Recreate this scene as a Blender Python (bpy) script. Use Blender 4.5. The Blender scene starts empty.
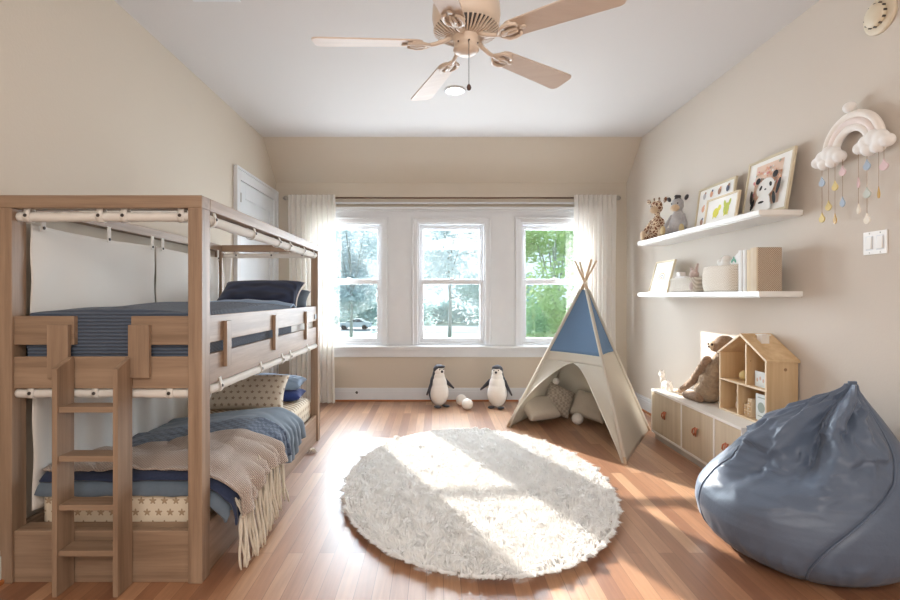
import bpy, bmesh, math, random
from math import sin, cos, pi, sqrt, exp
from mathutils import Vector, Matrix, noise, Quaternion
random.seed(7)
SC = bpy.context.scene
COL = SC.collection
# ---------------------------------------------------------------- camera
cam = bpy.data.cameras.new('camera'); camo = bpy.data.objects.new('camera', cam); COL.objects.link(camo)
camo.location = (0, 0, 1.25); camo.rotation_euler = (pi/2, 0, 0)
cam.sensor_width = 36; cam.lens = 20; cam.shift_x = 14/900; cam.shift_y = -4/900; cam.clip_end = 500
SC.camera = camo
# ---------------------------------------------------------------- world, sun, lights, exposure
w = bpy.data.worlds.new('world'); SC.world = w; w.use_nodes = True
bg = w.node_tree.nodes['Background']; bg.inputs[0].default_value = (.66, .84, .93, 1); bg.inputs[1].default_value = 1.3
SC.view_settings.view_transform = 'Standard'; SC.view_settings.look = 'None'
SC.view_settings.exposure = 0.32; SC.view_settings.gamma = 1; SC.view_settings.use_curve_mapping = False
def light(name, kind, loc, energy, color, size=None, size_y=None, direction=(0, 0, -1), spread=None):
    l = bpy.data.lights.new(name, kind); l.energy = energy; l.color = color
    o = bpy.data.objects.new(name, l); COL.objects.link(o); o.location = loc
    o.rotation_euler = Vector(direction).to_track_quat('-Z', 'Y').to_euler()
    if kind == 'AREA':
        l.shape = 'RECTANGLE'; l.size = size; l.size_y = size_y or size
        if spread: l.spread = spread
    if kind == 'SUN': l.angle = .012
    return o
light('sun', 'SUN', (-6, 14, 8), 12.0, (1.0, .94, .86), direction=(.40, -.917, -.44))
for i, x in enumerate((-1.04, .185, 1.41)):
    light('window_daylight', 'AREA', (x, 6.35, 1.45), 104, (.84, .92, 1.0), .9, 1.6, (0, -1, -.25))
light('high_fill_behind_camera', 'AREA', (.2, -.7, 2.9), 74, (1.0, .94, .88), 3.2, 1.6, (0, .6, -1))  # added soft fill from above and behind, no real ceiling lamp
light('low_fill_behind_camera', 'AREA', (.2, -1.6, 1.5), 24, (1.0, .97, .94), 3.4, 2.2, (0, 1, .15))  # added frontal fill light, no lamp stands here in the room

# ---------------------------------------------------------------- materials
MATS = {}
def C4(c): return (c[0], c[1], c[2], 1)
def srgb(r, g, b):
    f = lambda v: (v/255/12.92) if v/255 <= .04045 else ((v/255+.055)/1.055)**2.4
    return (f(r), f(g), f(b))
class NT:
    def __init__(s, name):
        s.m = bpy.data.materials.new(name); s.m.use_nodes = True; s.t = s.m.node_tree; s.n = s.t.nodes
        s.b = s.n['Principled BSDF']; s.out = s.n['Material Output']
    def node(s, ty, **kw):
        n = s.n.new(ty)
        for k, v in kw.items():
            if k[0] == '_': setattr(n, k[1:], v)
        return n
    def link(s, a, b): s.t.links.new(a, b)
    def math(s, op, a, b=None, c=None):
        n = s.n.new('ShaderNodeMath'); n.operation = op
        for i, v in enumerate((a, b, c)):
            if v is None: continue
            if isinstance(v, (int, float)): n.inputs[i].default_value = v
            else: s.link(v, n.inputs[i])
        return n.outputs[0]
    def coord(s, kind='Object', scale=(1, 1, 1), rot=(0, 0, 0)):
        tc = s.n.new('ShaderNodeTexCoord'); mp = s.n.new('ShaderNodeMapping')
        mp.inputs['Scale'].default_value = scale; mp.inputs['Rotation'].default_value = rot
        s.link(tc.outputs[kind], mp.inputs[0]); return mp.outputs[0]
    def noise(s, vec, scale, detail=3, rough=.5):
        n = s.n.new('ShaderNodeTexNoise'); n.inputs['Scale'].default_value = scale
        n.inputs['Detail'].default_value = detail; n.inputs['Roughness'].default_value = rough
        s.link(vec, n.inputs['Vector']); return n.outputs[0]
    def ramp(s, fac, stops):
        r = s.n.new('ShaderNodeValToRGB'); e = r.color_ramp.elements
        while len(e) < len(stops): e.new(.5)
        for k, (p, c) in enumerate(stops): e[k].position = p; e[k].color = C4(c)
        s.link(fac, r.inputs[0]); return r.outputs[0]
    def mix(s, fac, a, b, mode='MIX'):
        n = s.n.new('ShaderNodeMix'); n.data_type = 'RGBA'; n.blend_type = mode
        for sock, v in ((n.inputs[0], fac), (n.inputs[6], a), (n.inputs[7], b)):
            if isinstance(v, (int, float)): sock.default_value = v
            elif isinstance(v, tuple): sock.default_value = C4(v)
            else: s.link(v, sock)
        return n.outputs[2]
    def color(s, c):
        if isinstance(c, tuple): s.b.inputs['Base Color'].default_value = C4(c)
        else: s.link(c, s.b.inputs['Base Color'])
    def rough(s, r): s.b.inputs['Roughness'].default_value = r
    def bump(s, h, strength=.3, dist=.01):
        n = s.n.new('ShaderNodeBump'); n.inputs['Strength'].default_value = strength; n.inputs['Distance'].default_value = dist
        s.link(h, n.inputs['Height']); s.link(n.outputs[0], s.b.inputs['Normal'])

def plain(name, c, rough=.6, var=.08, nscale=6, bump=.1, bscale=60, bdist=.004, metal=0, coat=0):
    if name in MATS: return MATS[name]
    t = NT(name); v = t.coord()
    f = t.noise(v, nscale, 3)
    d = tuple(x*(1-var) for x in c); e = tuple(min(1, x*(1+var)) for x in c)
    t.color(t.ramp(f, [(.3, d), (.7, e)])); t.rough(rough)
    if bump: t.bump(t.noise(v, bscale, 2), bump, bdist)
    t.b.inputs['Metallic'].default_value = metal; t.b.inputs['Coat Weight'].default_value = coat
    MATS[name] = t.m; return t.m
def wood(name, c1, c2, axis, rough=.5, s=1.0, knots=False):
    sc = [26*s, 26*s, 26*s]; sc[axis] = 1.3*s
    t = NT(name); v = t.coord(scale=tuple(sc))
    f = t.noise(v, 1.0, 6, .62)
    v2 = t.coord(scale=(2.5, 2.5, 2.5)); g = t.noise(v2, 1.2, 2)
    col = t.ramp(f, [(.32, c1), (.68, c2)])
    col = t.mix(t.math('MULTIPLY', g, .35), col, tuple(x*.78 for x in c1))
    if knots:
        vo = t.node('ShaderNodeTexVoronoi'); vo.inputs['Scale'].default_value = 7; t.link(t.coord(scale=(1, 1, 1)), vo.inputs['Vector'])
        k = t.math('LESS_THAN', vo.outputs['Distance'], .075)
        col = t.mix(t.math('MULTIPLY', k, .75), col, srgb(120, 74, 40))
    t.color(col); t.rough(rough); t.bump(f, .12, .002)
    return t.m
bed1, bed2 = srgb(134, 109, 88), srgb(178, 150, 125)
M_BED = [wood('bed_wood_x', bed1, bed2, 0), wood('bed_wood_y', bed1, bed2, 1), wood('bed_wood_z', bed1, bed2, 2)]
pine1, pine2 = srgb(205, 168, 124), srgb(232, 203, 162)
M_PINE = wood('pine_wood', pine1, pine2, 2, .5, .6, True)
M_PINEF = plain('pine_edge', srgb(240, 218, 186), .5)
M_OAK = wood('light_oak', srgb(194, 174, 146), srgb(216, 199, 173), 2, .5, .8)
M_POLE = wood('pole_wood', srgb(196, 170, 140), srgb(222, 200, 172), 2, .6)

def floor_mat():
    t = NT('wood_floor'); v = t.coord(rot=(0, 0, pi/2))
    b = t.node('ShaderNodeTexBrick'); t.link(v, b.inputs['Vector'])
    b.offset = .37; b.inputs['Scale'].default_value = 1; b.inputs['Brick Width'].default_value = 1.1
    b.inputs['Row Height'].default_value = .075; b.inputs['Mortar Size'].default_value = .0012; b.inputs['Mortar Smooth'].default_value = .2
    b.inputs['Color1'].default_value = (0, 0, 0, 1); b.inputs['Color2'].default_value = (1, 1, 1, 1); b.inputs['Mortar'].default_value = (.5, .5, .5, 1)
    b.inputs['Bias'].default_value = 0
    base = t.ramp(b.outputs['Color'], [(0, srgb(146, 98, 70)), (.35, srgb(171, 121, 87)), (.7, srgb(187, 139, 104)), (1, srgb(203, 158, 122))])
    g = t.noise(t.coord(scale=(34, 2.0, 1)), 1.6, 6, .65)
    col = t.mix(.55, base, t.ramp(g, [(.25, (.42, .38, .36)), (.75, (1, 1, 1))]), 'MULTIPLY')
    col = t.mix(t.math('MULTIPLY', b.outputs['Fac'], .65), col, srgb(84, 48, 30))
    t.color(col); t.rough(.42)
    t.b.inputs['Coat Weight'].default_value = .7; t.b.inputs['Coat Roughness'].default_value = .38
    t.bump(t.math('SUBTRACT', t.math('MULTIPLY', g, .25), b.outputs['Fac']), .16, .002)
    return t.m
M_FLOOR = floor_mat()
def wall_mat(name, c):
    t = NT(name); v = t.coord()
    t.color(t.mix(t.noise(v, 1.5, 2), tuple(x*.97 for x in c), c)); t.rough(.85); t.bump(t.noise(v, 90, 3), .22, .003)
    return t.m
M_WALL = wall_mat('beige_wall_paint', srgb(207, 195, 179)); M_WALLR = wall_mat('right_wall_paint', srgb(216, 205, 193))  # right wall set lighter and greyer than the other walls
M_CEIL = wall_mat('ceiling_paint', srgb(216, 211, 208))
M_WHITE = plain('white_trim_paint', srgb(220, 221, 223), .4, .02, bump=.02)
M_SHELF = plain('white_shelf_lacquer', srgb(240, 237, 232), .35, .02, bump=.02)
M_CREAMFAN = plain('fan_cream', srgb(226, 208, 190), .4, .04, bump=.03)
M_BLADE = wood('fan_blade', srgb(214, 192, 174), srgb(224, 205, 188), 0, .55)
M_DARK = plain('dark_metal', (.05, .04, .035), .4, bump=0)
M_NICKEL = plain('nickel', (.42, .39, .35), .3, bump=0, metal=1)
def glass_mat():
    m = bpy.data.materials.new('window_glass'); m.use_nodes = True; t = m.node_tree; n = t.nodes; n.clear()
    o = n.new('ShaderNodeOutputMaterial'); mx = n.new('ShaderNodeMixShader'); a = n.new('ShaderNodeBsdfTransparent'); g = n.new('ShaderNodeBsdfGlossy')
    g.inputs['Roughness'].default_value = .02; a.inputs[0].default_value = (.97, .99, 1, 1); mx.inputs[0].default_value = .07
    t.links.new(a.outputs[0], mx.inputs[1]); t.links.new(g.outputs[0], mx.inputs[2]); t.links.new(mx.outputs[0], o.inputs[0]); return m
M_GLASS = glass_mat()
def sheer(name, c, tr=.5):
    m = NT(name); m.color(c); m.rough(.9)
    tl = m.node('ShaderNodeBsdfTranslucent'); tl.inputs[0].default_value = C4(c)
    mx = m.node('ShaderNodeMixShader'); mx.inputs[0].default_value = tr
    m.link(m.b.outputs[0], mx.inputs[1]); m.link(tl.outputs[0], mx.inputs[2]); m.link(mx.outputs[0], m.out.inputs[0])
    m.bump(m.noise(m.coord(), 240, 2), .15, .001); return m.m
M_SHEER = sheer('sheer_curtain_linen', srgb(240, 235, 228), .20)
M_CANVAS = sheer('tent_canvas', srgb(214, 206, 192), .22)
M_CANVASBLUE = sheer('tent_canvas_blue', srgb(108, 136, 168), .15)
M_BEDCANVAS = sheer('bed_canvas', srgb(238, 233, 226), .15)
def fabric(name, c1, c2, scale=160, bump=.35, kind='weave', rough=.9, dist=.002, sheen=.2):
    t = NT(name); v = t.coord()
    if kind == 'weave':
        w1 = t.node('ShaderNodeTexWave'); w1.inputs['Scale'].default_value = scale; w1._ = 0 if False else None
        t.link(v, w1.inputs['Vector'])
        f = w1.outputs['Fac']
    elif kind == 'ribs':
        w1 = t.node('ShaderNodeTexWave', _bands_direction='Y'); w1.inputs['Scale'].default_value = scale; w1.inputs['Distortion'].default_value = 1.2; w1.inputs['Detail Scale'].default_value = 2
        t.link(v, w1.inputs['Vector']); f = w1.outputs['Fac']
    elif kind == 'knit':
        w1 = t.node('ShaderNodeTexWave', _bands_direction='DIAGONAL'); w1.inputs['Scale'].default_value = scale; w1.inputs['Distortion'].default_value = .6; t.link(v, w1.inputs['Vector'])
        w2 = t.node('ShaderNodeTexWave', _bands_direction='X'); w2.inputs['Scale'].default_value = scale; t.link(v, w2.inputs['Vector'])
        f = t.math('MULTIPLY', w1.outputs['Fac'], w2.outputs['Fac'])
    elif kind == 'check':
        ch = t.node('ShaderNodeTexChecker'); ch.inputs['Scale'].default_value = scale; t.link(v, ch.inputs['Vector']); f = ch.outputs['Fac']
    else:
        f = t.noise(v, scale, 4, .65)
    t.color(t.mix(f, c1, c2)); t.rough(rough); t.bump(f, bump, dist); t.b.inputs['Sheen Weight'].default_value = sheen
    return t.m
def fabric(name, c1, c2, scale=160, bump=.35, kind='noise', rough=.9, dist=.002, sheen=.2):
    if name in MATS: return MATS[name]
    t = NT(name); v = t.coord()
    def wave(d, dis=0):
        w1 = t.node('ShaderNodeTexWave', _bands_direction=d); w1.inputs['Scale'].default_value = scale
        w1.inputs['Distortion'].default_value = dis; t.link(v, w1.inputs['Vector']); return w1.outputs['Fac']
    if kind == 'ribs':
        sx = t.node('ShaderNodeSeparateXYZ'); t.link(v, sx.inputs[0]); cx = t.node('ShaderNodeCombineXYZ')
        t.link(sx.outputs[0], cx.inputs[0]); t.link(t.math('SUBTRACT', sx.outputs[1], sx.outputs[2]), cx.inputs[1]); v = cx.outputs[0]
        f = wave('Y', .8)
    elif kind == 'ribsx': f = wave('X', .2)
    elif kind == 'knit': f = t.math('MULTIPLY', wave('DIAGONAL', .6), wave('X'))
    elif kind == 'check':
        ch = t.node('ShaderNodeTexChecker'); ch.inputs['Scale'].default_value = scale; t.link(v, ch.inputs['Vector']); f = ch.outputs['Fac']
    else: f = t.noise(v, scale, 4, .65)
    t.color(t.mix(f, c1, c2)); t.rough(rough); t.bump(f, bump, dist); t.b.inputs['Sheen Weight'].default_value = sheen
    MATS[name] = t.m; return t.m
def stars(name, base, star, scale, coord='Object', rot=(0, 0, 0), size=.24):
    t = NT(name); v = t.coord(coord, (scale, scale, scale), rot)
    sx = t.node('ShaderNodeSeparateXYZ'); t.link(v, sx.inputs[0])
    if coord == 'UV': a, b = sx.outputs[0], sx.outputs[1]
    else: a, b = t.math('ADD', sx.outputs[0], sx.outputs[1]), sx.outputs[2]
    row = t.math('FLOOR', b); odd = t.math('MULTIPLY', t.math('MODULO', t.math('ABSOLUTE', row), 2.0), .5)
    fx = t.math('SUBTRACT', t.math('FRACT', t.math('ADD', a, odd)), .5); fy = t.math('SUBTRACT', t.math('FRACT', b), .5)
    r = t.math('SQRT', t.math('ADD', t.math('MULTIPLY', fx, fx), t.math('MULTIPLY', fy, fy)))
    ang = t.math('ARCTAN2', fx, fy)
    R = t.math('ADD', size, t.math('MULTIPLY', t.math('COSINE', t.math('MULTIPLY', ang, 5)), size*.36))
    t.color(t.mix(t.math('LESS_THAN', r, R), base, star)); t.rough(.9); t.bump(t.noise(t.coord(), 200, 2), .2, .001)
    return t.m
M_STARS = stars('star_print_sheet', srgb(228, 214, 192), srgb(176, 152, 124), 19)
M_STARPIL = stars('star_print_pillow', srgb(230, 220, 204), srgb(172, 152, 130), 11, 'UV', size=.2)
M_SHEETW = fabric('white_sheet', srgb(236, 232, 226), srgb(226, 220, 212), 60)
M_NAVYQ = fabric('navy_quilt', srgb(62, 73, 90), srgb(88, 100, 118), 20, .6, 'ribs', dist=.012)
M_NAVY = fabric('navy_cloth', srgb(32, 42, 68), srgb(48, 60, 90), 90, .4)
M_NAVYP = fabric('navy_pillow', srgb(22, 31, 56), srgb(40, 52, 82), 12, .5, 'ribs')
M_SLATE = fabric('slate_blue_cloth', srgb(88, 102, 116), srgb(114, 128, 142), 14, .12)
M_QUILTB = fabric('blue_quilted', srgb(58, 72, 94), srgb(86, 100, 122), 34, .8, 'check', dist=.004)
M_LBLUE = fabric('light_blue_cloth', srgb(132, 156, 186), srgb(150, 172, 198), 50, .2)
M_ROYAL = fabric('royal_blue_cloth', srgb(38, 58, 122), srgb(52, 74, 140), 50, .2)
M_THROW = fabric('beige_knit_throw', srgb(184, 164, 150), srgb(226, 212, 200), 46, .9, 'knit', dist=.006)
M_FRINGE = fabric('cream_fringe_yarn', srgb(206, 192, 172), srgb(232, 222, 206), 120, .4)
M_BEAN = None
def leather():
    t = NT('blue_grey_leatherette'); v = t.coord()
    t.color(t.mix(t.noise(v, 5, 3), srgb(84, 97, 117), srgb(102, 115, 135))); t.rough(.42)
    t.b.inputs['Sheen Weight'].default_value = .1; t.bump(t.noise(v, 14, 4, .6), .25, .012); return t.m
M_BEAN = leather()
M_RUG = fabric('cream_rug_fur', srgb(244, 240, 235), srgb(252, 250, 247), 9, .1)
M_CUSH = fabric('oatmeal_linen', srgb(196, 184, 168), srgb(216, 206, 190), 120, .4)
M_CUSH2 = fabric('oatmeal_knit', srgb(180, 166, 150), srgb(206, 194, 178), 40, .8, 'check', dist=.004)
M_WPLUSH = fabric('white_plush', srgb(232, 226, 218), srgb(246, 242, 236), 90, .6)
M_BPLUSH = fabric('charcoal_plush', srgb(48, 48, 54), srgb(72, 72, 80), 90, .6)
M_BROWN = fabric('brown_fur', srgb(112, 84, 64), srgb(176, 146, 118), 60, 1.0, dist=.008)
M_BROWN2 = fabric('brown_curly_fur', srgb(120, 96, 74), srgb(186, 162, 134), 42, 1.0, dist=.014)
M_TAN = fabric('tan_plush', srgb(206, 176, 142), srgb(222, 196, 164), 80, .5)
M_GREY = fabric('grey_plush', srgb(158, 156, 158), srgb(208, 204, 204), 55, .9, dist=.006)
M_DKG = fabric('dark_grey_plush', srgb(60, 56, 58), srgb(84, 78, 80), 70, .6)
def spots():
    t = NT('giraffe_spots'); vo = t.node('ShaderNodeTexVoronoi', _feature='DISTANCE_TO_EDGE'); vo.inputs['Scale'].default_value = 30; t.link(t.coord(), vo.inputs['Vector'])
    t.color(t.mix(t.math('GREATER_THAN', vo.outputs[0], .11), srgb(226, 204, 178), srgb(134, 90, 66))); t.rough(.9); return t.m
M_SPOT = spots()
M_LEATH = plain('tan_leather', srgb(176, 98, 58), .5)
M_WOVEN = fabric('woven_brown', srgb(160, 138, 116), srgb(206, 188, 168), 150, .6, 'check', dist=.003)
M_WOVENL = fabric('woven_cream', srgb(212, 198, 180), srgb(230, 220, 206), 110, .6, 'check', dist=.003)
M_RIB = fabric('ribbed_cream', srgb(206, 194, 178), srgb(238, 230, 218), 10, .7, 'ribs', dist=.008)
M_BOOKW = plain('white_book_cloth', srgb(232, 230, 226), .8); M_BOOKC = plain('cream_book_cloth', srgb(226, 208, 178), .8)
M_BOOKB = plain('beige_book_cloth', srgb(216, 198, 172), .8)
M_PAPER = plain('paper', srgb(246, 243, 238), .8, .02, bump=0)
M_GOLDFR = plain('champagne_frame', srgb(214, 200, 172), .4, bump=0); M_OAKFR = plain('pale_oak_frame', srgb(226, 208, 176), .5, bump=0)
P = lambda n, r, g, b, ro=.6: plain(n, srgb(r, g, b), ro, .03, bump=.05)

# ---------------------------------------------------------------- mesh helpers
class MB:
    def __init__(s): s.b = bmesh.new(); s.uv = None; s.sm = False
    def box(s, x0, x1, y0, y1, z0, z1, bev=0, M=None):
        r = bmesh.ops.create_cube(s.b, size=1)
        vs = r['verts']
        for v in vs:
            v.co = Vector(((x0+x1)/2+v.co.x*(x1-x0), (y0+y1)/2+v.co.y*(y1-y0), (z0+z1)/2+v.co.z*(z1-z0)))
        if bev:
            es = list({e for v in vs for e in v.link_edges})
            bb = bmesh.ops.bevel(s.b, geom=es, offset=bev, segments=2, affect='EDGES', profile=.5)
            vs = list({v for f in bb['faces'] for v in f.verts})
            if M: # transform all linked verts
                seen = set(vs); st = list(vs)
                while st:
                    v = st.pop()
                    for e in v.link_edges:
                        o = e.other_vert(v)
                        if o not in seen: seen.add(o); st.append(o)
                vs = list(seen)
        if M:
            for v in vs: v.co = M @ v.co
        return s
    def tube(s, pts, r, seg=8, cap=True):
        pts = [Vector(p) for p in pts]; n = len(pts); rings = []
        rr = r if isinstance(r, (list, tuple)) else [r]*n
        up = None
        for i, p in enumerate(pts):
            d = (pts[min(i+1, n-1)]-pts[max(i-1, 0)]).normalized()
            if up is None:
                up = d.orthogonal().normalized()
            up = (up-d*up.dot(d)).normalized(); sd = d.cross(up)
            rings.append([s.b.verts.new(p+(up*cos(2*pi*k/seg)+sd*sin(2*pi*k/seg))*rr[i]) for k in range(seg)])
        for a, b in zip(rings, rings[1:]):
            for k in range(seg): s.b.faces.new((a[k], a[(k+1) % seg], b[(k+1) % seg], b[k]))
        if cap:
            s.b.faces.new(list(reversed(rings[0]))); s.b.faces.new(rings[-1])
        return s
    def lathe(s, prof, c=(0, 0, 0), seg=24, axis=(0, 0, 1), sx=1, sy=1):
        q = Vector((0, 0, 1)).rotation_difference(Vector(axis)); c = Vector(c); rings = []
        for r, z in prof:
            if r < 1e-6: rings.append([s.b.verts.new(c+q @ Vector((0, 0, z)))])
            else: rings.append([s.b.verts.new(c+q @ Vector((r*sx*cos(2*pi*k/seg), r*sy*sin(2*pi*k/seg), z))) for k in range(seg)])
        for a, b in zip(rings, rings[1:]):
            for k in range(seg):
                k2 = (k+1) % seg
                if len(a) == 1 and len(b) == 1: continue
                if len(a) == 1: s.b.faces.new((a[0], b[k2], b[k]))
                elif len(b) == 1: s.b.faces.new((a[k], a[k2], b[0]))
                else: s.b.faces.new((a[k], a[k2], b[k2], b[k]))
        for ring, rev in ((rings[0], True), (rings[-1], False)):
            if len(ring) > 2: s.b.faces.new(list(reversed(ring)) if rev else ring)
        return s
    def ball(s, c, r, seg=16, q=None):
        r = (r, r, r) if isinstance(r, (int, float)) else r
        M = Matrix.Translation(c) @ (q.to_matrix().to_4x4() if q else Matrix()) @ Matrix.Diagonal((*r, 1))
        bmesh.ops.create_uvsphere(s.b, u_segments=seg, v_segments=max(6, seg//2+2), radius=1, matrix=M); return s
    def cap(s, a, b, ra, rb=None, n=5):      # a tapered limb with round ends, as overlapping balls
        a, b = Vector(a), Vector(b); rb = rb or ra
        for i in range(n):
            t = i/(n-1); s.ball(a.lerp(b, t), ra+(rb-ra)*t, 12)
        return s
    def prism(s, pts, origin, ux, uy, depth):     # pts in a plane, extruded along ux x uy by depth
        ux, uy, o = Vector(ux), Vector(uy), Vector(origin); n = ux.cross(uy).normalized()
        a = [s.b.verts.new(o+ux*p[0]+uy*p[1]) for p in pts]; b = [s.b.verts.new(v.co+n*depth) for v in a]
        s.b.faces.new(list(reversed(a))); s.b.faces.new(b)
        for i in range(len(a)):
            j = (i+1) % len(a); s.b.faces.new((a[i], a[j], b[j], b[i]))
        return s
    def grid(s, f, nu, nv, closed_u=False, skip=None, uvs=None):
        if uvs: s.uv = s.uv or s.b.loops.layers.uv.new('UVMap')
        R = [[s.b.verts.new(f(i/nu, j/nv)) for i in range(nu+(0 if closed_u else 1))] for j in range(nv+1)]
        m = len(R[0])
        for j in range(nv):
            for i in range(nu):
                i2 = (i+1) % m if closed_u else i+1
                if skip and skip(i/nu, j/nv): continue
                fc = s.b.faces.new((R[j][i], R[j][i2], R[j+1][i2], R[j+1][i]))
                if uvs:
                    for l, (a, b) in zip(fc.loops, ((i, j), (i+1, j), (i+1, j+1), (i, j+1))):
                        l[s.uv].uv = (a/nu*uvs[0], b/nv*uvs[1])
        return s
    def build(s, name, mat, parent=None, smooth=False, solid=0, off=-1, sub=0, wn=False):
        bmesh.ops.recalc_face_normals(s.b, faces=s.b.faces) if not solid else None
        me = bpy.data.meshes.new(name); s.b.to_mesh(me); s.b.free()
        if smooth:
            me.polygons.foreach_set('use_smooth', [True]*len(me.polygons))
        me.materials.append(mat)
        return link(name, me, parent, solid, off, sub, smooth)
def link(name, me, parent=None, solid=0, off=-1, sub=0, smooth=False):
    o = bpy.data.objects.new(name, me); COL.objects.link(o)
    if parent:
        r = parent
        while r.parent: r = r.parent
        me.transform(r.matrix_basis.inverted()); o.parent = parent
    else:
        xs = [v.co for v in me.vertices]
        c = Vector(((min(v.x for v in xs)+max(v.x for v in xs))/2, (min(v.y for v in xs)+max(v.y for v in xs))/2, min(v.z for v in xs)))
        me.transform(Matrix.Translation(-c)); o.location = c
    if solid:
        m = o.modifiers.new('solid', 'SOLIDIFY'); m.thickness = solid; m.offset = off
    if sub:
        m = o.modifiers.new('sub', 'SUBSURF'); m.levels = sub; m.render_levels = sub
    if smooth == 'auto': pass
    return o
def blob(name, mb, mat, parent=None, voxel=.006, smooth=4, bumpy=0):
    me = bpy.data.meshes.new(name); mb.b.to_mesh(me); mb.b.free()
    o = bpy.data.objects.new('tmp', me); COL.objects.link(o)
    m = o.modifiers.new('r', 'REMESH'); m.mode = 'VOXEL'; m.voxel_size = voxel
    if smooth: m = o.modifiers.new('s', 'SMOOTH'); m.iterations = smooth; m.factor = .6
    dg = bpy.context.evaluated_depsgraph_get(); me2 = bpy.data.meshes.new_from_object(o.evaluated_get(dg))
    bpy.data.objects.remove(o); me2.name = name; me2.materials.clear(); me2.materials.append(mat)
    if bumpy:
        for v in me2.vertices: v.co += v.normal*noise.noise(v.co*55)*bumpy
    me2.polygons.foreach_set('use_smooth', [True]*len(me2.polygons))
    return link(name, me2, parent)
def tag(o, label=None, cat=None, group=None, kind=None):
    if label: o['label'] = label
    if cat: o['category'] = cat
    if group: o['group'] = group
    if kind: o['kind'] = kind
    return o
def thing(name, label, cat, loc=(0, 0, 0), rz=0, group=None):
    o = bpy.data.objects.new(name, None); COL.objects.link(o); o.empty_display_size = .1
    o.location = loc; o.rotation_euler = (0, 0, rz); o.matrix_basis = Matrix.Translation(loc) @ Matrix.Rotation(rz, 4, 'Z')
    return tag(o, label, cat, group)
def struct(o): o['kind'] = 'structure'; return o
def box(name, x0, x1, y0, y1, z0, z1, mat, parent=None, bev=0):
    return MB().box(x0, x1, y0, y1, z0, z1, bev).build(name, mat, parent)
def nz(x, y=0, z=0): return noise.noise(Vector((x, y, z)))
def W(px, py, Y): return Vector(((px-436)/500*Y, Y, 1.25+(296-py)/500*Y))

# ================================================================ ROOM SHELL
XL, XR, YB, YN, H = -1.905, 2.27, 5.95, -1.9, 3.0
YC, ZC = 5.50, 2.585        # where the ceiling turns down into the slope, and where the slope meets the back wall
def wallbox(name, *a, mat=M_WALL): return struct(box(name, *a, mat))
wallbox('floor', XL-.1, XR+.1, YN-.1, YB+.1, -.08, 0, mat=M_FLOOR)
wallbox('ceiling', XL-.1, XR+.1, YN-.1, YC, H, H+.08, mat=M_CEIL)
struct(MB().prism([(YC, H), (YB+.1, ZC-.08), (YB+.1, ZC+.1), (YC, H+.08)], (XL, 0, 0), (0, 1, 0), (0, 0, 1), XR-XL).build('ceiling_slope', M_WALL))
def side_wall(name, x, d, m):
    return struct(MB().prism([(YN, 0), (YB+.1, 0), (YB+.1, ZC), (YC, H), (YN, H)], (x, 0, 0), (0, 1, 0), (0, 0, 1), d).build(name, m))
side_wall('wall_left', XL-.1, .1, M_WALL); side_wall('wall_right', XR, .1, M_WALLR)
wallbox('wall_near', XL, XR, YN-.1, YN, 0, H)
WIN = [(-1.44, -.64), (-.215, .585), (1.01, 1.81)]
WZ0, WZ1 = .68, 2.115
def holed(mb, x0, x1, z0, z1, y0, y1):
    xs = [x0]+[v for w_ in WIN for v in w_]+[x1]
    for i in range(0, len(xs)-1, 2): mb.box(xs[i], xs[i+1], y0, y1, z0, z1)
    for a, b in WIN: mb.box(a, b, y0, y1, z0, WZ0); mb.box(a, b, y0, y1, WZ1, z1)
    return mb
struct(holed(MB(), XL, XR, 0, ZC+.12, YB, YB+.13).build('wall_back', M_WALL))
pn = holed(MB(), -1.58, 1.95, .66, 2.27, YB-.018, YB-.001)
struct(pn.build('trim_1', M_WHITE))
def win(i, a, b):
    r = thing('window_%d' % (i+1), None, None, ((a+b)/2, YB, WZ0)); del_ = None
    r['kind'] = 'structure'
    c = MB()                                        # flat casing with a raised bead
    cw = .055
    for (x0, x1, z0, z1) in ((a-cw, a, WZ0-.01, WZ1+cw), (b, b+cw, WZ0-.01, WZ1+cw), (a, b, WZ1, WZ1+cw)):
        c.box(x0, x1, YB-.034, YB-.018, z0, z1, .004)
    for (x0, x1, z0, z1) in ((a-cw-.018, a-cw+.004, WZ0-.01, WZ1+cw+.016), (b+cw-.004, b+cw+.018, WZ0-.01, WZ1+cw+.016), (a-cw, b+cw, WZ1+cw-.004, WZ1+cw+.018)):
        c.box(x0, x1, YB-.05, YB-.018, z0, z1, .005)
    c.build('casing', M_WHITE, r)
    j = MB()
    j.box(a, a+.018, YB-.018, YB+.13, WZ0, WZ1).box(b-.018, b, YB-.018, YB+.13, WZ0, WZ1).box(a+.018, b-.018, YB-.018, YB+.13, WZ1-.018, WZ1).box(a+.018, b-.018, YB-.01, YB+.13, WZ0, WZ0+.015)
    j.build('jamb', M_WHITE, r)
    def sash(nm, y0, z0, z1, bot, top):
        s = MB(); x0, x1 = a+.018, b-.018; st = .046
        s.box(x0, x0+st, y0, y0+.032, z0, z1, .004).box(x1-st, x1, y0, y0+.032, z0, z1, .004)
        s.box(x0+st, x1-st, y0, y0+.032, z0, z0+bot, .004).box(x0+st, x1-st, y0, y0+.032, z1-top, z1, .004)
        o = s.build(nm, M_WHITE, r)
        MB().box(x0+st-.004, x1-st+.004, y0+.014, y0+.018, z0+bot-.004, z1-top+.004).build('glass_pane', M_GLASS, o)
        return o
    lo = sash('lower_sash', YB+.012, WZ0+.015, 1.445, .055, .055)
    sash('upper_sash', YB+.048, 1.41, WZ1-.018, .045, .05)
    MB().box((a+b)/2-.028, (a+b)/2+.028, YB+.0, YB+.022, 1.446, 1.458, .003).lathe([(.012, 0), (.016, .006), (.008, .014)], ((a+b)/2, YB+.01, 1.457), 12).build('sash_lock', M_WHITE, lo)
for i, (a, b) in enumerate(WIN): win(i, a, b)
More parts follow.
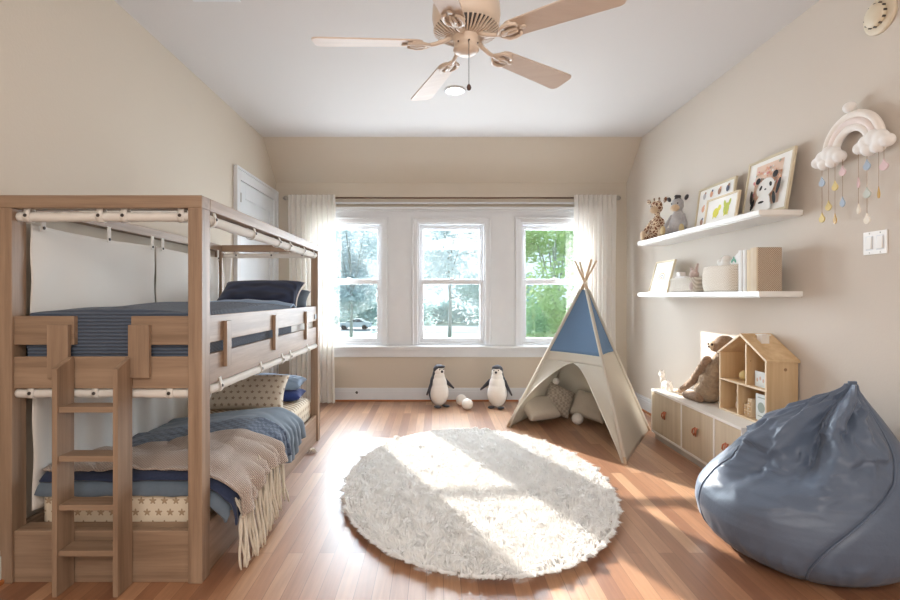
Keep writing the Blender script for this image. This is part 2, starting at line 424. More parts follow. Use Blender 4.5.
struct(MB().box(-1.62, 1.99, YB-.085, YB, .625, .662, .008).box(-1.60, 1.97, YB-.06, YB, .60, .625, .004).box(-1.58, 1.95, YB-.028, YB, .525, .60, .005).build('trim_2', M_WHITE))
struct(MB().box(-1.60, 1.97, YB-.05, YB, 2.272, 2.305, .006).box(-1.58, 1.95, YB-.03, YB, 2.25, 2.272, .004).box(-1.62, 1.99, YB-.03, YB, 2.34, 2.365, .004).build('trim_3', M_WHITE))
def baseboard(nm, axis, p, a, b, sgn):
    m, q = MB(), MB()
    for z0, z1, d in ((.018, .12, .018), (.12, .145, .013), (.145, .158, .008)):
        if axis == 'x': m.box(a, b, p-d, p, z0, z1, .002)
        else: m.box(min(p, p+sgn*d), max(p, p+sgn*d), a, b, z0, z1, .002)
    struct(m.build('baseboard_'+nm, M_WHITE))
    if axis == 'x': q.box(a, b, p-.032, p, 0, .02, .006)
    else: q.box(min(p, p+sgn*.032), max(p, p+sgn*.032), a, b, 0, .02, .006)
    struct(q.build({'back': 'trim_4', 'right': 'trim_5', 'left': 'trim_6'}[nm], plain('floor_shoe_wood', srgb(176, 110, 62), .4)))
baseboard('back', 'x', YB, XL, XR, -1); baseboard('right', 'y', XR, YN, YB-.035, -1); baseboard('left', 'y', XL, YN, 4.66, 1)
# door on the left wall
d = thing('door_1', None, None, (XL, 5.3, 0)); d['kind'] = 'structure'
y0, y1, zt = 4.82, 5.82, 2.37
MB().box(XL, XL+.025, y0-.11, y0, 0, zt+.10, .004).box(XL, XL+.025, y1, y1+.10, 0, zt+.10, .004).box(XL, XL+.025, y0, y1, zt, zt+.10, .004)\
    .box(XL, XL+.04, y0-.12, y0-.098, 0, zt+.115, .004).box(XL, XL+.04, y1+.088, y1+.11, 0, zt+.115, .004).box(XL, XL+.04, y0-.098, y1+.088, zt+.09, zt+.115, .004).build('door_casing', M_WHITE, d)
dp = MB().box(XL-.02, XL+.008, y0+.006, y1-.006, .01, zt-.006)
dm = plain('door_white_paint', srgb(222, 226, 230), .4, .02, bump=.02)
for (a, b, z0, z1) in ((y0+.006, y0+.13, .01, zt-.006), (y1-.13, y1-.006, .01, zt-.006), (y0+.13, y1-.13, zt-.16, zt-.006), (y0+.13, y1-.13, .01, .22), (y0+.13, y1-.13, .95, 1.12)):
    dp.box(XL+.006, XL+.018, a, b, z0, z1, .003)
dp.build('door_leaf', dm, d)
for z in (.3, 2.2): box('hinge', XL+.008, XL+.028, y0-.012, y0+.008, z-.045, z+.045, M_NICKEL, d)
MB().tube([(XL+.018, y1-.06, 1.0), (XL+.05, y1-.06, 1.0)], .012).lathe([(.008, 0), (.026, .006), (.03, .02), (.022, .036), (0, .04)], (XL+.045, y1-.06, 1.0), 16, (1, 0, 0)).build('door_knob', M_NICKEL, d)

# ceiling light, vent, cove
r = thing('recessed_ceiling_light', 'lit white recessed light in the ceiling beyond the fan', 'ceiling light', (.16, 4.25, 2.975))
MB().lathe([(.072, 3.0), (.072, 2.99), (.086, 2.988), (.092, 2.994), (.092, 3.0)], (.16, 4.25, 0), 32).build('trim_ring', M_WHITE, r)
em = NT('lamp_lens'); em.color((1, .9, .75)); em.b.inputs['Emission Color'].default_value = (1, .88, .68, 1); em.b.inputs['Emission Strength'].default_value = 7
MB().lathe([(0, 2.986), (.06, 2.985), (.071, 2.992), (.071, 2.999)], (.16, 4.25, 0), 32).build('lens', em.m, r, True)
r = thing('ceiling_vent', 'white louvred air vent in the ceiling at top left', 'vent', (-1.29, 2.82, 2.97))
MB().box(-1.43, -1.15, 2.69, 2.72, 2.985, 3.0, .003).box(-1.43, -1.15, 2.92, 2.95, 2.985, 3.0, .003).box(-1.43, -1.40, 2.72, 2.92, 2.985, 3.0, .003).box(-1.18, -1.15, 2.72, 2.92, 2.985, 3.0, .003).build('frame', M_WHITE, r)
box('backing', -1.40, -1.18, 2.72, 2.92, 2.996, 2.9995, M_DARK, r)
for k in range(8):
    MB().box(-.11, .11, -.009, .009, -.001, .001, 0, Matrix.Translation((-1.29, 2.735+.024*k, 2.988)) @ Matrix.Rotation(.7, 4, 'X')).build('louvre', M_WHITE, r)

# ================================================================ CEILING FAN
FX, FY, FZ = .14, 2.315, 2.418
fan = thing('ceiling_fan', 'cream five-blade ceiling fan with pull chain', 'ceiling fan', (FX, FY, FZ))
MB().lathe([(.02, 0), (.02, .34)], (FX, FY, 2.62), 16).build('downrod', M_CREAMFAN, fan, True)
MB().lathe([(.07, 0), (.075, .02), (.06, .07), (.03, .09)], (FX, FY, 2.91), 24).build('ceiling_canopy', M_CREAMFAN, fan, True)
hs = MB().lathe([(.105, .055), (.135, .06), (.152, .085), (.158, .12), (.155, .17), (.14, .20), (.10, .225), (.05, .24), (.025, .25)], (FX, FY, FZ), 48)
hs.build('motor_housing', M_CREAMFAN, fan, True)
MB().lathe([(.045, .030), (.10, .040), (.148, .062), (.10, .066)], (FX, FY, FZ), 48).build('vent_grille', M_DARK, fan, True)
for k in range(44):
    t = 2*pi*k/44; q = Matrix.Translation((FX, FY, FZ)) @ Matrix.Rotation(t, 4, 'Z')
    MB().prism([(.062, .026), (.105, .034), (.152, .058), (.152, .064), (.105, .042), (.062, .034)], (0, 0, 0), (1, 0, 0), (0, 0, 1), .007)
    m = MB().prism([(.062, .024), (.105, .032), (.152, .056), (.152, .064), (.105, .042), (.062, .034)], (0, .0035, 0), (1, 0, 0), (0, 0, 1), .0075)
    for v in m.b.verts: v.co = q @ v.co
    m.build('grille_fin', M_CREAMFAN, fan)
MB().lathe([(.064, .03), (.066, .022), (.058, .015), (.056, -.020), (.060, -.024), (.060, -.032), (.045, -.044), (.02, -.052), (0, -.054)], (FX, FY, FZ), 32).build('switch_housing', M_CREAMFAN, fan, True)
for k in range(3):
    a = -2.3+k*.9; MB().ball((FX+.058*cos(a), FY+.058*sin(a), FZ-.01), .004, 8).build('screw', M_DARK, fan)
chain = MB().tube([(FX+.005, FY-.058, FZ-.012), (FX+.008, FY-.066, FZ-.03), (FX+.008, FY-.066, FZ-.215)], .0014, 6)
ch = chain.build('pull_chain', M_DARK, fan)
MB().lathe([(0, 0), (.008, .004), (.011, .014), (.008, .024), (.003, .03), (0, .031)], (FX+.008, FY-.066, FZ-.245), 14).build('pull_knob', plain('dark_wood_knob', srgb(84, 58, 46), .4), ch, True)
for k in range(5):
    t = 3.1657-k*2*pi/5
    q = Matrix.Translation((FX, FY, FZ)) @ Matrix.Rotation(t, 4, 'Z')
    q2 = q @ Matrix.Rotation(-.21, 4, 'X')
    def outline():
        pts = []
        L0, L1, w0, w1 = .20, .705, .050, .068
        pts += [(L0+.0, -w0*.55), (L0+.012, -w0*.85), (L0+.03, -w0)]
        pts += [(L1-.03, -w1), (L1-.012, -w1+.006), (L1-.002, -w1+.02), (L1, -w1+.03)]
        pts += [(x, -y) for x, y in reversed(pts)]
        return pts
    b = MB().prism(outline(), (0, 0, -.003), (1, 0, 0), (0, 1, 0), .007)
    for v in b.b.verts: v.co = q2 @ v.co
    bl = b.build('blade', M_BLADE, fan)
    ir = MB()
    ir.tube([(.06, 0, .036), (.10, 0, .012), (.145, 0, -.004), (.19, 0, -.012)], [.013, .011, .010, .009], 8)
    for sg in (-1, 1):
        ir.tube([(.165, 0, -.008), (.185, .022*sg, -.011), (.205, .040*sg, -.012), (.235, .044*sg, -.012), (.262, .034*sg, -.012), (.27, .018*sg, -.012)], [.008, .008, .009, .009, .008, .006], 8)
        ir.tube([(.19, 0, -.012), (.225, .010*sg, -.013), (.26, .006*sg, -.013)], [.008, .008, .006], 8)
        ir.ball((.238, .044*sg, -.009), (.012, .012, .006), 10)
    ir.ball((.285, 0, -.009), (.016, .012, .006), 10).ball((.195, 0, -.012), (.02, .018, .009), 10)
    for v in ir.b.verts: v.co = (q2 if v.co.x > .15 else q) @ v.co
    ir.build('blade_iron', M_CREAMFAN, bl, True)

# ================================================================ BUNK BED
BX0, BX1, BY0, BY1, BH = -1.903, -1.016, 2.17, 4.38, 1.688
pw, pd = .061, .08
bed = thing('bunk_bed', 'taupe wooden four-post bunk bed with ladder and rolled canvas', 'bunk bed', ((BX0+BX1)/2, (BY0+BY1)/2, 0))
mz, my, mx = M_BED[2], M_BED[1], M_BED[0]
for x in (BX0, BX1-pw):
    for y in (BY0, BY1-pd): box('post', x, x+pw, y, y+pd, 0, BH-.055, mz, bed, .003)
for y in (BY0, BY1-pd): box('top_rail', BX0, BX1, y, y+pd, BH-.055, BH, mx, bed, .003)
for x in (BX0, BX1-pw): box('top_rail', x, x+pw, BY0+pd, BY1-pd, BH-.055, BH, my, bed, .003)
IN0, IN1 = BX0+pw, BX1-pw
# base of the lower bunk
box('base_board', IN0, IN1, BY0+.012, BY0+.04, 0, .225, mx, bed, .003); box('base_board', IN0, IN1, BY1-.04, BY1-.012, 0, .225, mx, bed, .003)
box('base_board', BX0+.012, BX0+.04, BY0+pd, BY1-pd, 0, .225, my, bed, .003); box('base_board', BX1-.04, BX1-.012, BY0+pd, BY1-pd, 0, .225, my, bed, .003)
box('mattress_platform', IN0, BX1-.04, BY0+.04, BY1-.04, .15, .185, mx, bed)
box('base_ledge', IN0, IN1, BY0+.04, BY0+.10, .205, .225, mx, bed)
# upper bunk rails
def xpx(px, Y): return (px-436)/500*Y
gf = BY0+.012
box('guard_board', IN0, xpx(74, gf), gf, gf+.024, 1.037, 1.162, mx, bed, .002)
box('guard_board', xpx(131, gf), IN1, gf, gf+.024, 1.037, 1.162, mx, bed, .002)
box('bed_rail', IN0, IN1, gf, gf+.024, .846, .985, mx, bed, .002)
for a, b in ((47, 68), (128, 149)): box('cleat', xpx(a, gf-.02), xpx(b, gf-.02), gf-.022, gf-.001, .895, 1.125, mz, bed, .002)
for x0, x1 in ((BX1-.036, BX1-.012), (BX0+.012, BX0+.036)):
    box('guard_board', x0, x1, BY0+pd, BY1-pd, 1.037, 1.162, my, bed, .002)
    box('bed_rail', x0, x1, BY0+pd, BY1-pd, .846, .985, my, bed, .002)
for y in (2.44, 3.17, 3.93): box('cleat', BX1-.011, BX1+.008, y-.028, y+.028, .91, 1.13, mz, bed, .002)
box('guard_board', IN0, IN1, BY1-.036, BY1-.012, 1.037, 1.162, mx, bed, .002); box('bed_rail', IN0, IN1, BY1-.036, BY1-.012, .846, .985, mx, bed, .002)
box('ladder_bracket', BX1-.011, BX1-.006, 4.22, 4.29, 1.055, 1.095, M_DARK, bed, .001)
box('upper_platform', BX0+.036, BX1-.036, BY0+.036, BY1-.036, .90, .93, mx, bed)
# ladder
for xa in (-1.594, -1.341):
    lm = MB().prism([(BY0+.005, .0), (BY0+.005, .985), (BY0-.005, .985), (BY0-.095, .945), (BY0-.095, 0)], (xa, 0, 0), (0, 1, 0), (0, 0, 1), .02)
    lm.build('ladder_side', mz, bed)
for z in (.775, .57, .367, .175): box('rung', -1.574, -1.341, BY0-.085, BY0+.0, z-.012, z+.012, mx, bed, .002)
# rolled canvas tubes with straps and dark snaps
def strap(c, axis, r, parent, hang=.0):
    m = MB(); n = 18; c = Vector(c)
    def f(u, v):
        a = u*2*pi; wv = (v-.5)*.028
        p = Vector((0, cos(a), sin(a)))*(r+.003)
        return c+(Vector((wv, p.y, p.z+(.02 if sin(a) > .8 else 0))) if axis == 0 else Vector((p.y, wv, p.z+(.02 if sin(a) > .8 else 0))))
    m.grid(f, n, 1, True); o = m.build('strap', M_BEDCANVAS, parent, True, .003)
    dirv = (0, -1, .15) if axis == 0 else (1, 0, .15)
    d_ = Vector(dirv).normalized()
    MB().lathe([(.0075, 0), (.0075, .003), (.005, .005), (0, .0055)], c+d_*(r+.004), 12, d_).build('snap', M_DARK, o)
def roll(p0, p1, r, axis, spots, parent):
    p0, p1 = Vector(p0), Vector(p1)
    def f(u, v):
        c = p0.lerp(p1, v); a = u*2*pi; rr = r*(1+.10*nz(v*9, a*.6, p0.z*7)+.04*sin(v*70+a))
        q = Vector((0, cos(a), sin(a))) if axis == 0 else Vector((cos(a), 0, sin(a)))
        return c+q*rr
    m = MB(); m.grid(f, 14, 60, True)
    m.b.verts.ensure_lookup_table()
    m.b.faces.new(m.b.verts[:14]); m.b.faces.new(m.b.verts[-14:])
    o = m.build('canvas_roll', M_BEDCANVAS, parent, True)
    for t in spots: strap(p0.lerp(p1, t), axis, r*1.03, o)
roll((IN0+.005, BY0+.035, 1.598), (IN1-.003, BY0+.035, 1.598), .021, 0, (.06, .48, .62, .95), bed)
roll((IN0+.003, BY0+.03, .822), (IN1-.003, BY0+.03, .822), .019, 0, (.09, .46, .89), bed)
roll((BX1-.03, BY0+pd+.004, 1.598), (BX1-.03, BY1-pd-.004, 1.598), .024, 1, (.03, .28, .5, .62, .8, .95), bed)
roll((BX1-.026, BY0+pd+.004, .822), (BX1-.026, BY1-pd-.004, .822), .022, 1, (.06, .33, .53, .62, .85), bed)
roll((IN0+.003, BY1-.04, 1.598), (IN1-.003, BY1-.04, 1.598), .02, 0, (.15, .55, .9), bed)
# canvas hung along the wall side, in two panels, upper and lower
def hung(name, y0, y1, z0, z1, x, folds, mat, parent, amp=.006):
    m = MB(); m.grid(lambda u, v: Vector((x+amp*sin(u*folds*2*pi+.6*sin(v*3))*(1-.3*v)+.008*nz(u*5, v*3, y0), y0+(y1-y0)*u, z0+(z1-z0)*v-.012*sin(u*pi)*v)), 90, 26)
    return m.build(name, mat, parent, True, .003)
for a, b in ((2.253, 3.24), (3.26, 4.20)):
    o = hung('hanging_canvas', a, b, 1.12, 1.575, -1.826, 3.2, M_BEDCANVAS, bed, .003)
    for y in (a+.05, (a+b)/2+.02, b-.05):
        t_ = MB().box(-1.812, -1.806, y-.014, y+.014, 1.545, 1.632, .001); tt = t_.build('tab', M_BEDCANVAS, o)
        MB().lathe([(.0075, 0), (.0075, .003), (0, .005)], (-1.806, y, 1.563), 12, (1, 0, 0)).build('snap', M_DARK, tt)
hung('hanging_canvas', 2.255, 4.25, .28, .845, -1.822, 9, M_BEDCANVAS, bed, .012)
g = MB(); g.grid(lambda u, v: Vector((-1.76+.035*cos(u*2*pi)*(.5+.5*abs(v-.5)*2)+.006*sin(u*22), 4.22+.03*sin(u*2*pi)*(.5+abs(v-.5)), 1.2+.37*v)), 30, 16, True)
g.build('gathered_canvas', M_BEDCANVAS, bed, True)
# ---- bedding
def rounded_slab(name, x0, x1, y0, y1, z0, z1, mat, r=.05):
    return MB().box(x0, x1, y0, y1, z0, z1, r).build(name, mat, None, True)
MB_ = MB().box(-1.80, -1.075, 2.275, 4.31, .187, .375, .035)
lowm = MB_.build('mattress', M_STARS, None, True)
tag(lowm, 'lower mattress under a cream sheet printed with tan stars', 'mattress')
up = MB().box(-1.79, -1.06, 2.215, 4.335, .932, 1.12, .03).build('mattress', M_SHEETW, None, True)
tag(up, 'upper bunk mattress wrapped beneath the navy quilt', 'mattress')
def qf(u, v):
    y = 2.206+1.42*max(0, v-.06)/.94
    s = u*2-1
    edge = max(0, abs(s)-.86)/.14; ve = max(0, .06-v)/.06
    x = -1.425+ .376*min(1, abs(s)/.88)*(1 if s > 0 else -1)
    z = 1.158+.035*(1-s*s)+.022*sin(v*2.6)+.01*nz(u*4, v*5)
    z -= .21*max(edge, ve)
    return Vector((x, y, z))
q = MB().grid(qf, 70, 130).build('quilt', M_NAVYQ, None, True, .012)
tag(q, 'ribbed navy quilt spread over the upper bunk', 'quilt')
fm = MB().grid(lambda u, v: Vector((-1.425+.37*(u*2-1), 3.60+.20*v, 1.155+.038*(1-(u*2-1)**2)+.035*sin(v*pi)+.008*nz(u*8, v*3, 2))), 50, 14)
tag(fm.build('folded_sheet', M_LBLUE, None, True, .014), 'pale blue sheet turned down over the navy quilt of the upper bunk', 'sheet')
def pillow(name, c, w_, h_, t_, rot, mat, label, cat='pillow', piping=None, uvs=None, group=None, n=26):
    """w_ along local x, h_ along local y, t_ thickness along local z"""
    rt = None
    R = rot.to_matrix().to_4x4() if isinstance(rot, Quaternion) else rot
    M = Matrix.Translation(c) @ R
    m = MB()
    def f(sg):
        def g(u, v):
            a, b = u*2-1, v*2-1
            pin = 1-.07*(1-abs(b)**2)*abs(a)**6 ; pin2 = 1-.07*(1-abs(a)**2)*abs(b)**6
            k = max(0, (1-a**4)*(1-b**4))**.42
            wr = .05*t_*nz(a*3+c[0]*9, b*3, sg*3)
            return M @ Vector((a*w_/2*pin, b*h_/2*pin2, sg*(k*t_/2)+wr*k))
        return g
    m.grid(f(1), n, n, uvs=uvs); m.grid(f(-1), n, n, uvs=uvs)
    bmesh.ops.remove_doubles(m.b, verts=m.b.verts, dist=.0008)
    if piping:
        rt = thing(name, label, cat, (c[0], c[1], c[2]-h_/2*.5), 0, group)
        m.build('cover', mat, rt, True)
        pts = []
        for k in range(4*12):
            s_, u = divmod(k, 12); u = u/12*2-1
            a, b = ((u, -1), (1, u), (-u, 1), (-1, -u))[s_]
            pts.append(M @ Vector((a*w_/2*(1-.07*(1-b*b)*abs(a)**6), b*h_/2*(1-.07*(1-a*a)*abs(b)**6), 0)))
        pts.append(pts[0]); MB().tube(pts, .006, 6, False).build('piping', piping, rt, True)
        return rt
    o = m.build(name, mat, None, True); return tag(o, label, cat, group)
def rxyz(x, y, z): return Matrix.Rotation(z, 4, 'Z') @ Matrix.Rotation(y, 4, 'Y') @ Matrix.Rotation(x, 4, 'X')
pillow('pillow', (-1.42, 4.04, 1.262), .66, .34, .12, rxyz(.62, 0, 0), M_NAVYP, 'dark navy ribbed pillow with white edge on the upper bunk', piping=M_SHEETW)
pillow('pillow', (-1.32, 4.205, 1.218), .50, .20, .11, rxyz(.8, 0, 0), M_SLATE, 'slate blue pillow tucked behind the navy pillow on the upper bunk')
pillow('pillow', (-1.47, 3.92, .495), .60, .30, .13, rxyz(.95, 0, 0), M_STARPIL, 'cream star-print pillow leaning up on the lower bunk', uvs=(1, .55))
pillow('pillow', (-1.36, 4.19, .425), .50, .20, .09, rxyz(.1, 0, 0), M_ROYAL, 'royal blue pillow lying at the head of the lower bunk')
pillow('pillow', (-1.36, 4.20, .532), .50, .20, .10, rxyz(.15, .06, 0), M_LBLUE, 'pale blue pillow resting on the royal blue pillow')
def drape(name, mat, y0, y1, top, xl, xe, out, drop, label, cat, thick=.012, amp=.02, nu=90, nv=70, fr=4, parent=None, tilt=0, lw=.0, fan=0):
    """a cover lying on the lower mattress and falling over its open side"""
    def f(u, v):
        y = y0+(y1-y0+fan*u**1.6)*v
        zt = top(y); w_ = xe-xl; dr = drop(v); L = w_+dr; s = u*L
        if s < w_:
            x = xl+s; e = max(0, 1-(w_-s)/.07); z = zt-.03*e*e; n_ = Vector((0, 0, 1)); k = s/w_
            z -= .085*(1-k)**1.3*sm(2.3, 2.9, y)
        else:
            q = (s-w_)/max(dr, .01); x = xe+out*min(1, (s-w_)/.07)**.6+out*.25*q; z = zt-.03-(s-w_)*.97; n_ = Vector((1, 0, .2)); k = 1
        d_ = amp*(nz(s*fr, y*fr*1.6, thick*90)*.8+.45*abs(nz(s*fr*2.3+5, y*fr*2.2+3, 2)))
        if s >= w_: d_ = abs(d_)+.012*sin(y*38)*min(1, (s-w_)/.1)*amp/.02
        return Vector((x, y, z))+n_*abs(d_)
    o = MB().grid(f, nu, nv).build(name, mat, parent, True, thick, 1)
    return tag(o, label, cat) if label else o
sm = lambda a, b, t: (lambda q: q*q*(3-2*q))(max(0, min(1, (t-a)/(b-a))))
base = lambda y: .385+.068*sm(2.3, 3.05, y)-.05*sm(3.45, 3.8, y)
drape('comforter', M_SLATE, 2.262, 3.45, lambda y: base(y)+.004-.05*max(0, 1-(y-2.262)/.05)**2, -1.805, -1.055, .07, lambda v: .09+.15*sm(.1, .8, v)-.06*sm(.85, 1, v)+.02*sin(v*19), 'slate blue comforter spilling over the side of the lower bunk', 'comforter', .022, .042, fr=2.6, fan=.10)
drape('quilt', M_QUILTB, 2.44, 3.03, lambda y: base(y)+.034, -1.80, -1.05, .085, lambda v: .13+.10*sm(0, .6, v)-.03*sm(.8, 1, v)+.02*sin(v*14), 'blue quilted coverlet folded over the slate comforter', 'quilt', .012, .030, fr=3.0, fan=.14)
drape('blanket', M_NAVY, 2.272, 2.74, lambda y: base(y)+.042-.03*max(0, 1-(y-2.27)/.05)**2, -1.80, -1.05, .10, lambda v: .17+.05*sm(0, 1, v)+.015*sin(v*16), 'dark navy blanket between the coverlet and the fringed throw', 'blanket', .010, .026, fr=3.2, fan=.17)
throw = thing('throw_blanket', 'beige knitted throw with long cream tassels hanging off the lower bunk', 'throw blanket', (-1.2, 2.6, .2))
tdrop = lambda v: .15+.035*sin(v*7+1)
ttop = lambda y: base(y)+.060
drape('knitted_cloth', M_THROW, 2.29, 2.63, ttop, -1.80, -1.045, .12, tdrop, None, None, .010, .044, 130, 70, 4.5, throw, fan=.28)
random.seed(3)
def edge(t): y = 2.30+.60*t; return Vector((-.905+.010*sin(t*40), y, base(y)+.03-tdrop(t)))
nt = MB(); NK = 30
for k in range(NK):
    p = edge((k+.5)/NK)
    for dk in (-1, 1):
        q_ = edge(min(1, max(0, (k+.5+dk)/NK))); up_ = Vector((-.03, 0, .085))
        nt.tube([p+Vector((.006, 0, 0)), (p+q_)/2+up_*.5+Vector((.010, 0, 0)), q_+up_], .0045, 6)
    nt.ball(p+Vector((.004, 0, 0)), .012, 8).ball(p+Vector((-.008, .5*.6/NK, .045)), .010, 8)
nt.build('knotted_border', M_FRINGE, throw, True)
NT_ = 58
for k in range(NT_):
    t = (k+.5)/NT_; p = edge(t)
    bot = .012+.07*sm(.25, 1, t)*(.6+.4*(k % 3)/2)
    L = max(.1, p.z-bot); pts = []
    ph = random.uniform(0, 6); sp = random.uniform(-.018, .018)-.05*(1-t)**2; ox = random.uniform(-.008, .012)
    for i in range(9):
        q = i/8; pts.append((p.x+ox+.030*q**1.2+.010*sin(q*4+ph)*q, p.y+sp*q+.010*sin(q*5+ph), p.z-L*q))
    MB().tube(pts, [.0062]*8+[.0042], 6).build('tassel', M_FRINGE, throw, True)

tf = MB(); random.seed(8)
for k in range(26):
    a = random.uniform(0, 6.28); e_ = random.uniform(.2, 1.2); c_ = Vector((-.985, 3.98, .022))
    tf.tube([c_, c_+Vector((cos(a)*.02*e_, sin(a)*.02*e_, .012)), c_+Vector((cos(a)*.045*e_, sin(a)*.04*e_, -.017))], [.004, .0035, .002], 5)
tf.ball((-.985, 3.98, .022), .014, 10)
tag(tf.build('yarn_tassel', M_FRINGE, None, True), 'small cream yarn tassel on the floor beside the bunk bed', 'tassel')
# ================================================================ RUG
RC, RA, RB = Vector((.264, 3.375, 0)), .845, 1.20
rug = thing('shaggy_rug', 'large round cream shaggy rug in the middle of the floor', 'rug', RC)
MB().lathe([(.96, 0), (.97, .004), (.96, .009), (.5, .012), (0, .012)], RC, 96, sx=RA, sy=RB).build('backing', M_RUG, rug, True)
def pile():
    vs, fs = [], []; random.seed(5)
    def strand(x, y, L, lean, wd):
        a = random.uniform(0, 2*pi); tx, ty = -sin(a)*wd, cos(a)*wd
        lx, ly = lean; i0 = len(vs)
        z0 = .012
        vs.extend([(x-tx, y-ty, z0), (x+tx, y+ty, z0)])
        vs.extend([(x-tx*.9+lx*.45*L, y-ty*.9+ly*.45*L, z0+L*.55), (x+tx*.9+lx*.45*L, y+ty*.9+ly*.45*L, z0+L*.55)])
        vs.append((x+lx*L, y+ly*L, max(.006, z0+L*(.78 if abs(lx)+abs(ly) < .9 else .45))))
        fs.append((i0, i0+1, i0+3, i0+2)); fs.append((i0+2, i0+3, i0+4))
    N = 52000
    for k in range(N):
        r_ = sqrt(random.random()); a = random.uniform(0, 2*pi); x, y = r_*cos(a)*RA, r_*sin(a)*RB
        cx_, cy_ = nz(x*13, y*13, 1)*2.2, nz(x*13, y*13, 7)*2.2
        strand(x, y, random.uniform(.030, .050), (cx_+random.uniform(-.3, .3), cy_+random.uniform(-.3, .3)), random.uniform(.0018, .0034))
    for k in range(14000):                       # the rim falls outwards in tufts
        a = random.uniform(0, 2*pi); tuft = max(0, nz(cos(a)*14, sin(a)*14, 4))
        x, y = cos(a)*RA*.985, sin(a)*RB*.985
        n_ = Vector((cos(a)/RA, sin(a)/RB)).normalized()
        L = random.uniform(.025, .045)+tuft*.05
        strand(x, y, L, (n_.x*1.0+nz(a*30, 2)*.5, n_.y*1.0+nz(a*30, 5)*.5), random.uniform(.002, .0034))
    me = bpy.data.meshes.new('pile'); me.from_pydata([(a+RC.x, b+RC.y, c) for a, b, c in vs], [], fs); me.materials.append(M_RUG)
    o = link('pile', me, rug); o['kind'] = 'stuff'
pile()

# ================================================================ CURTAINS AND ROD
rod = thing('curtain_rod', 'thin bronze curtain rod above the windows', 'curtain rod', (.2, 5.83, 2.39))
M_BRONZE = plain('bronze', srgb(120, 96, 78), .35, bump=0, metal=.6)
MB().tube([(-1.74, 5.84, 2.395), (2.11, 5.84, 2.395)], .011, 12).build('pole', M_BRONZE, rod, True)
for x in (-1.755, 2.125): MB().ball((x, 5.84, 2.395), .028, 16).lathe([(.016, -.03), (.016, .03)], (x, 5.84, 2.395), 12, (1, 0, 0)).build('finial', M_NICKEL, rod, True)
for x in (-1.725, 2.10): MB().tube([(x, 5.84, 2.38), (x, 5.90, 2.38), (x, 5.948, 2.38)], .008, 8).lathe([(.024, 0), (.024, .006), (.016, .01)], (x, 5.949, 2.38), 16, (0, -1, 0)).build('bracket', M_BRONZE, rod)
def curtain(x0, x1, label, seed):
    n = 9
    t = thing('curtain', label, 'curtain', ((x0+x1)/2, 5.82, 0), 0, None)
    def f(u, v):
        z = .012+(2.425-.012)*v
        pinch = 1-.10*exp(-((v-.955)/.02)**2); top = sm(.93, .99, v)
        ph = u*n*2*pi+.9*nz(u*3, v*1.5, seed)
        amp = (.030+.012*nz(u*6, v*2, seed))*(1-.62*top)
        ww = (x1-x0)*(1-.08*sin(v*pi)*(.3+.7*(1-v)))
        x = (x0+x1)/2+(u-.5)*ww+.012*sin(2*ph)*(1-top)
        return Vector((x, 5.80+amp*sin(ph)+.0, z))
    MB().grid(f, 190, 50).build('drape', M_SHEER, t, True)
    for k in range(n):
        xk = x0+(x1-x0)*(k+.25)/n
        MB().tube([(xk, 5.792, 2.29), (xk, 5.778, 2.31), (xk, 5.786, 2.42)], [.009, .004, .010], 8).build('pleat', M_SHEER, t, True)
curtain(-1.715, -1.17, 'sheer white pleated curtain hanging left of the windows behind the bunk bed', 1)
curtain(1.60, 2.095, 'sheer white pleated curtain hanging right of the windows behind the tent', 2)

# ================================================================ TENT
A, B_, Cc, D = Vector((.69, 4.77, 0)), Vector((1.41, 3.72, 0)), Vector((1.98, 4.66, 0)), Vector((1.27, 5.62, 0))
T = Vector((1.40, 4.71, 1.37))
tent = thing('play_tent', 'cream canvas play tent with blue top and four wooden poles', 'tent', (1.34, 4.7, 0))
for p in (A, B_, Cc, D):
    e = T+(T-p)*.155; off = (p-Vector((T.x, T.y, 0))).normalized()*.008
    MB().tube([p+off, T+off*.4, e], [.012, .011, .010], 10).build('pole', M_POLE, tent, True)
MB().tube([T+Vector((.022*cos(a*.7), .022*sin(a*.7), -.012+.0012*a)) for a in range(20)], .004, 6).build('rope_tie', M_FRINGE, tent, True)
cen = (A+B_+Cc+D)/4
def pnt(P0, P1, u, v, sag=.03):
    a = P0.lerp(T, v); b = P1.lerp(T, v); p = a.lerp(b, u)
    inw = (Vector((T.x, T.y, 0))*.5+cen*.5-(P0+P1)/2); inw.z = 0; inw.normalize()
    s = sag*sin(pi*u)*sin(pi*min(1, v*1.15))
    wr = .006*nz(u*5+P0.x*7, v*7, P0.y*3)*sin(pi*u)
    return p+inw*(s+wr)
VB, VT, VA = .535, .955, .475
cream = MB(); blue = MB()
for P0, P1 in ((B_, Cc), (Cc, D), (D, A)):
    cream.grid(lambda u, v: pnt(P0, P1, u, v*VB), 24, 24)
for P0, P1 in ((A, B_), (B_, Cc), (Cc, D), (D, A)):
    blue.grid(lambda u, v: pnt(P0, P1, u, VB+(VT-VB)*v), 20, 20)
cream.grid(lambda u, v: pnt(A, B_, u, VA+(VB-VA)*v), 40, 4)
def flapw(v): return .5-.48*(max(0, 1-(max(0, v)/VA)**2.3))**.62
def fl(side):
    def g(u, v):
        vv = v*VA; wd = flapw(vv); uu = u*wd if side < 0 else 1-u*wd
        p = pnt(A, B_, uu, vv)
        curl = .055*u**2*sin(pi*v)*(1 if side < 0 else 1)
        out = Vector((-.82, -.56, 0))
        return p+out*curl
    return g
cream.grid(fl(-1), 16, 40); cream.grid(fl(1), 16, 40)
cream.build('canvas_cover', M_CANVAS, tent, True, .003); blue.build('blue_canvas_top', M_CANVASBLUE, tent, True, .003)
hem = MB()
for sd in (-1, 1): hem.tube([fl(sd)(1, i/30) for i in range(31)], .005, 6)
hem.build('opening_hem', M_CANVAS, tent, True)
sl = MB()
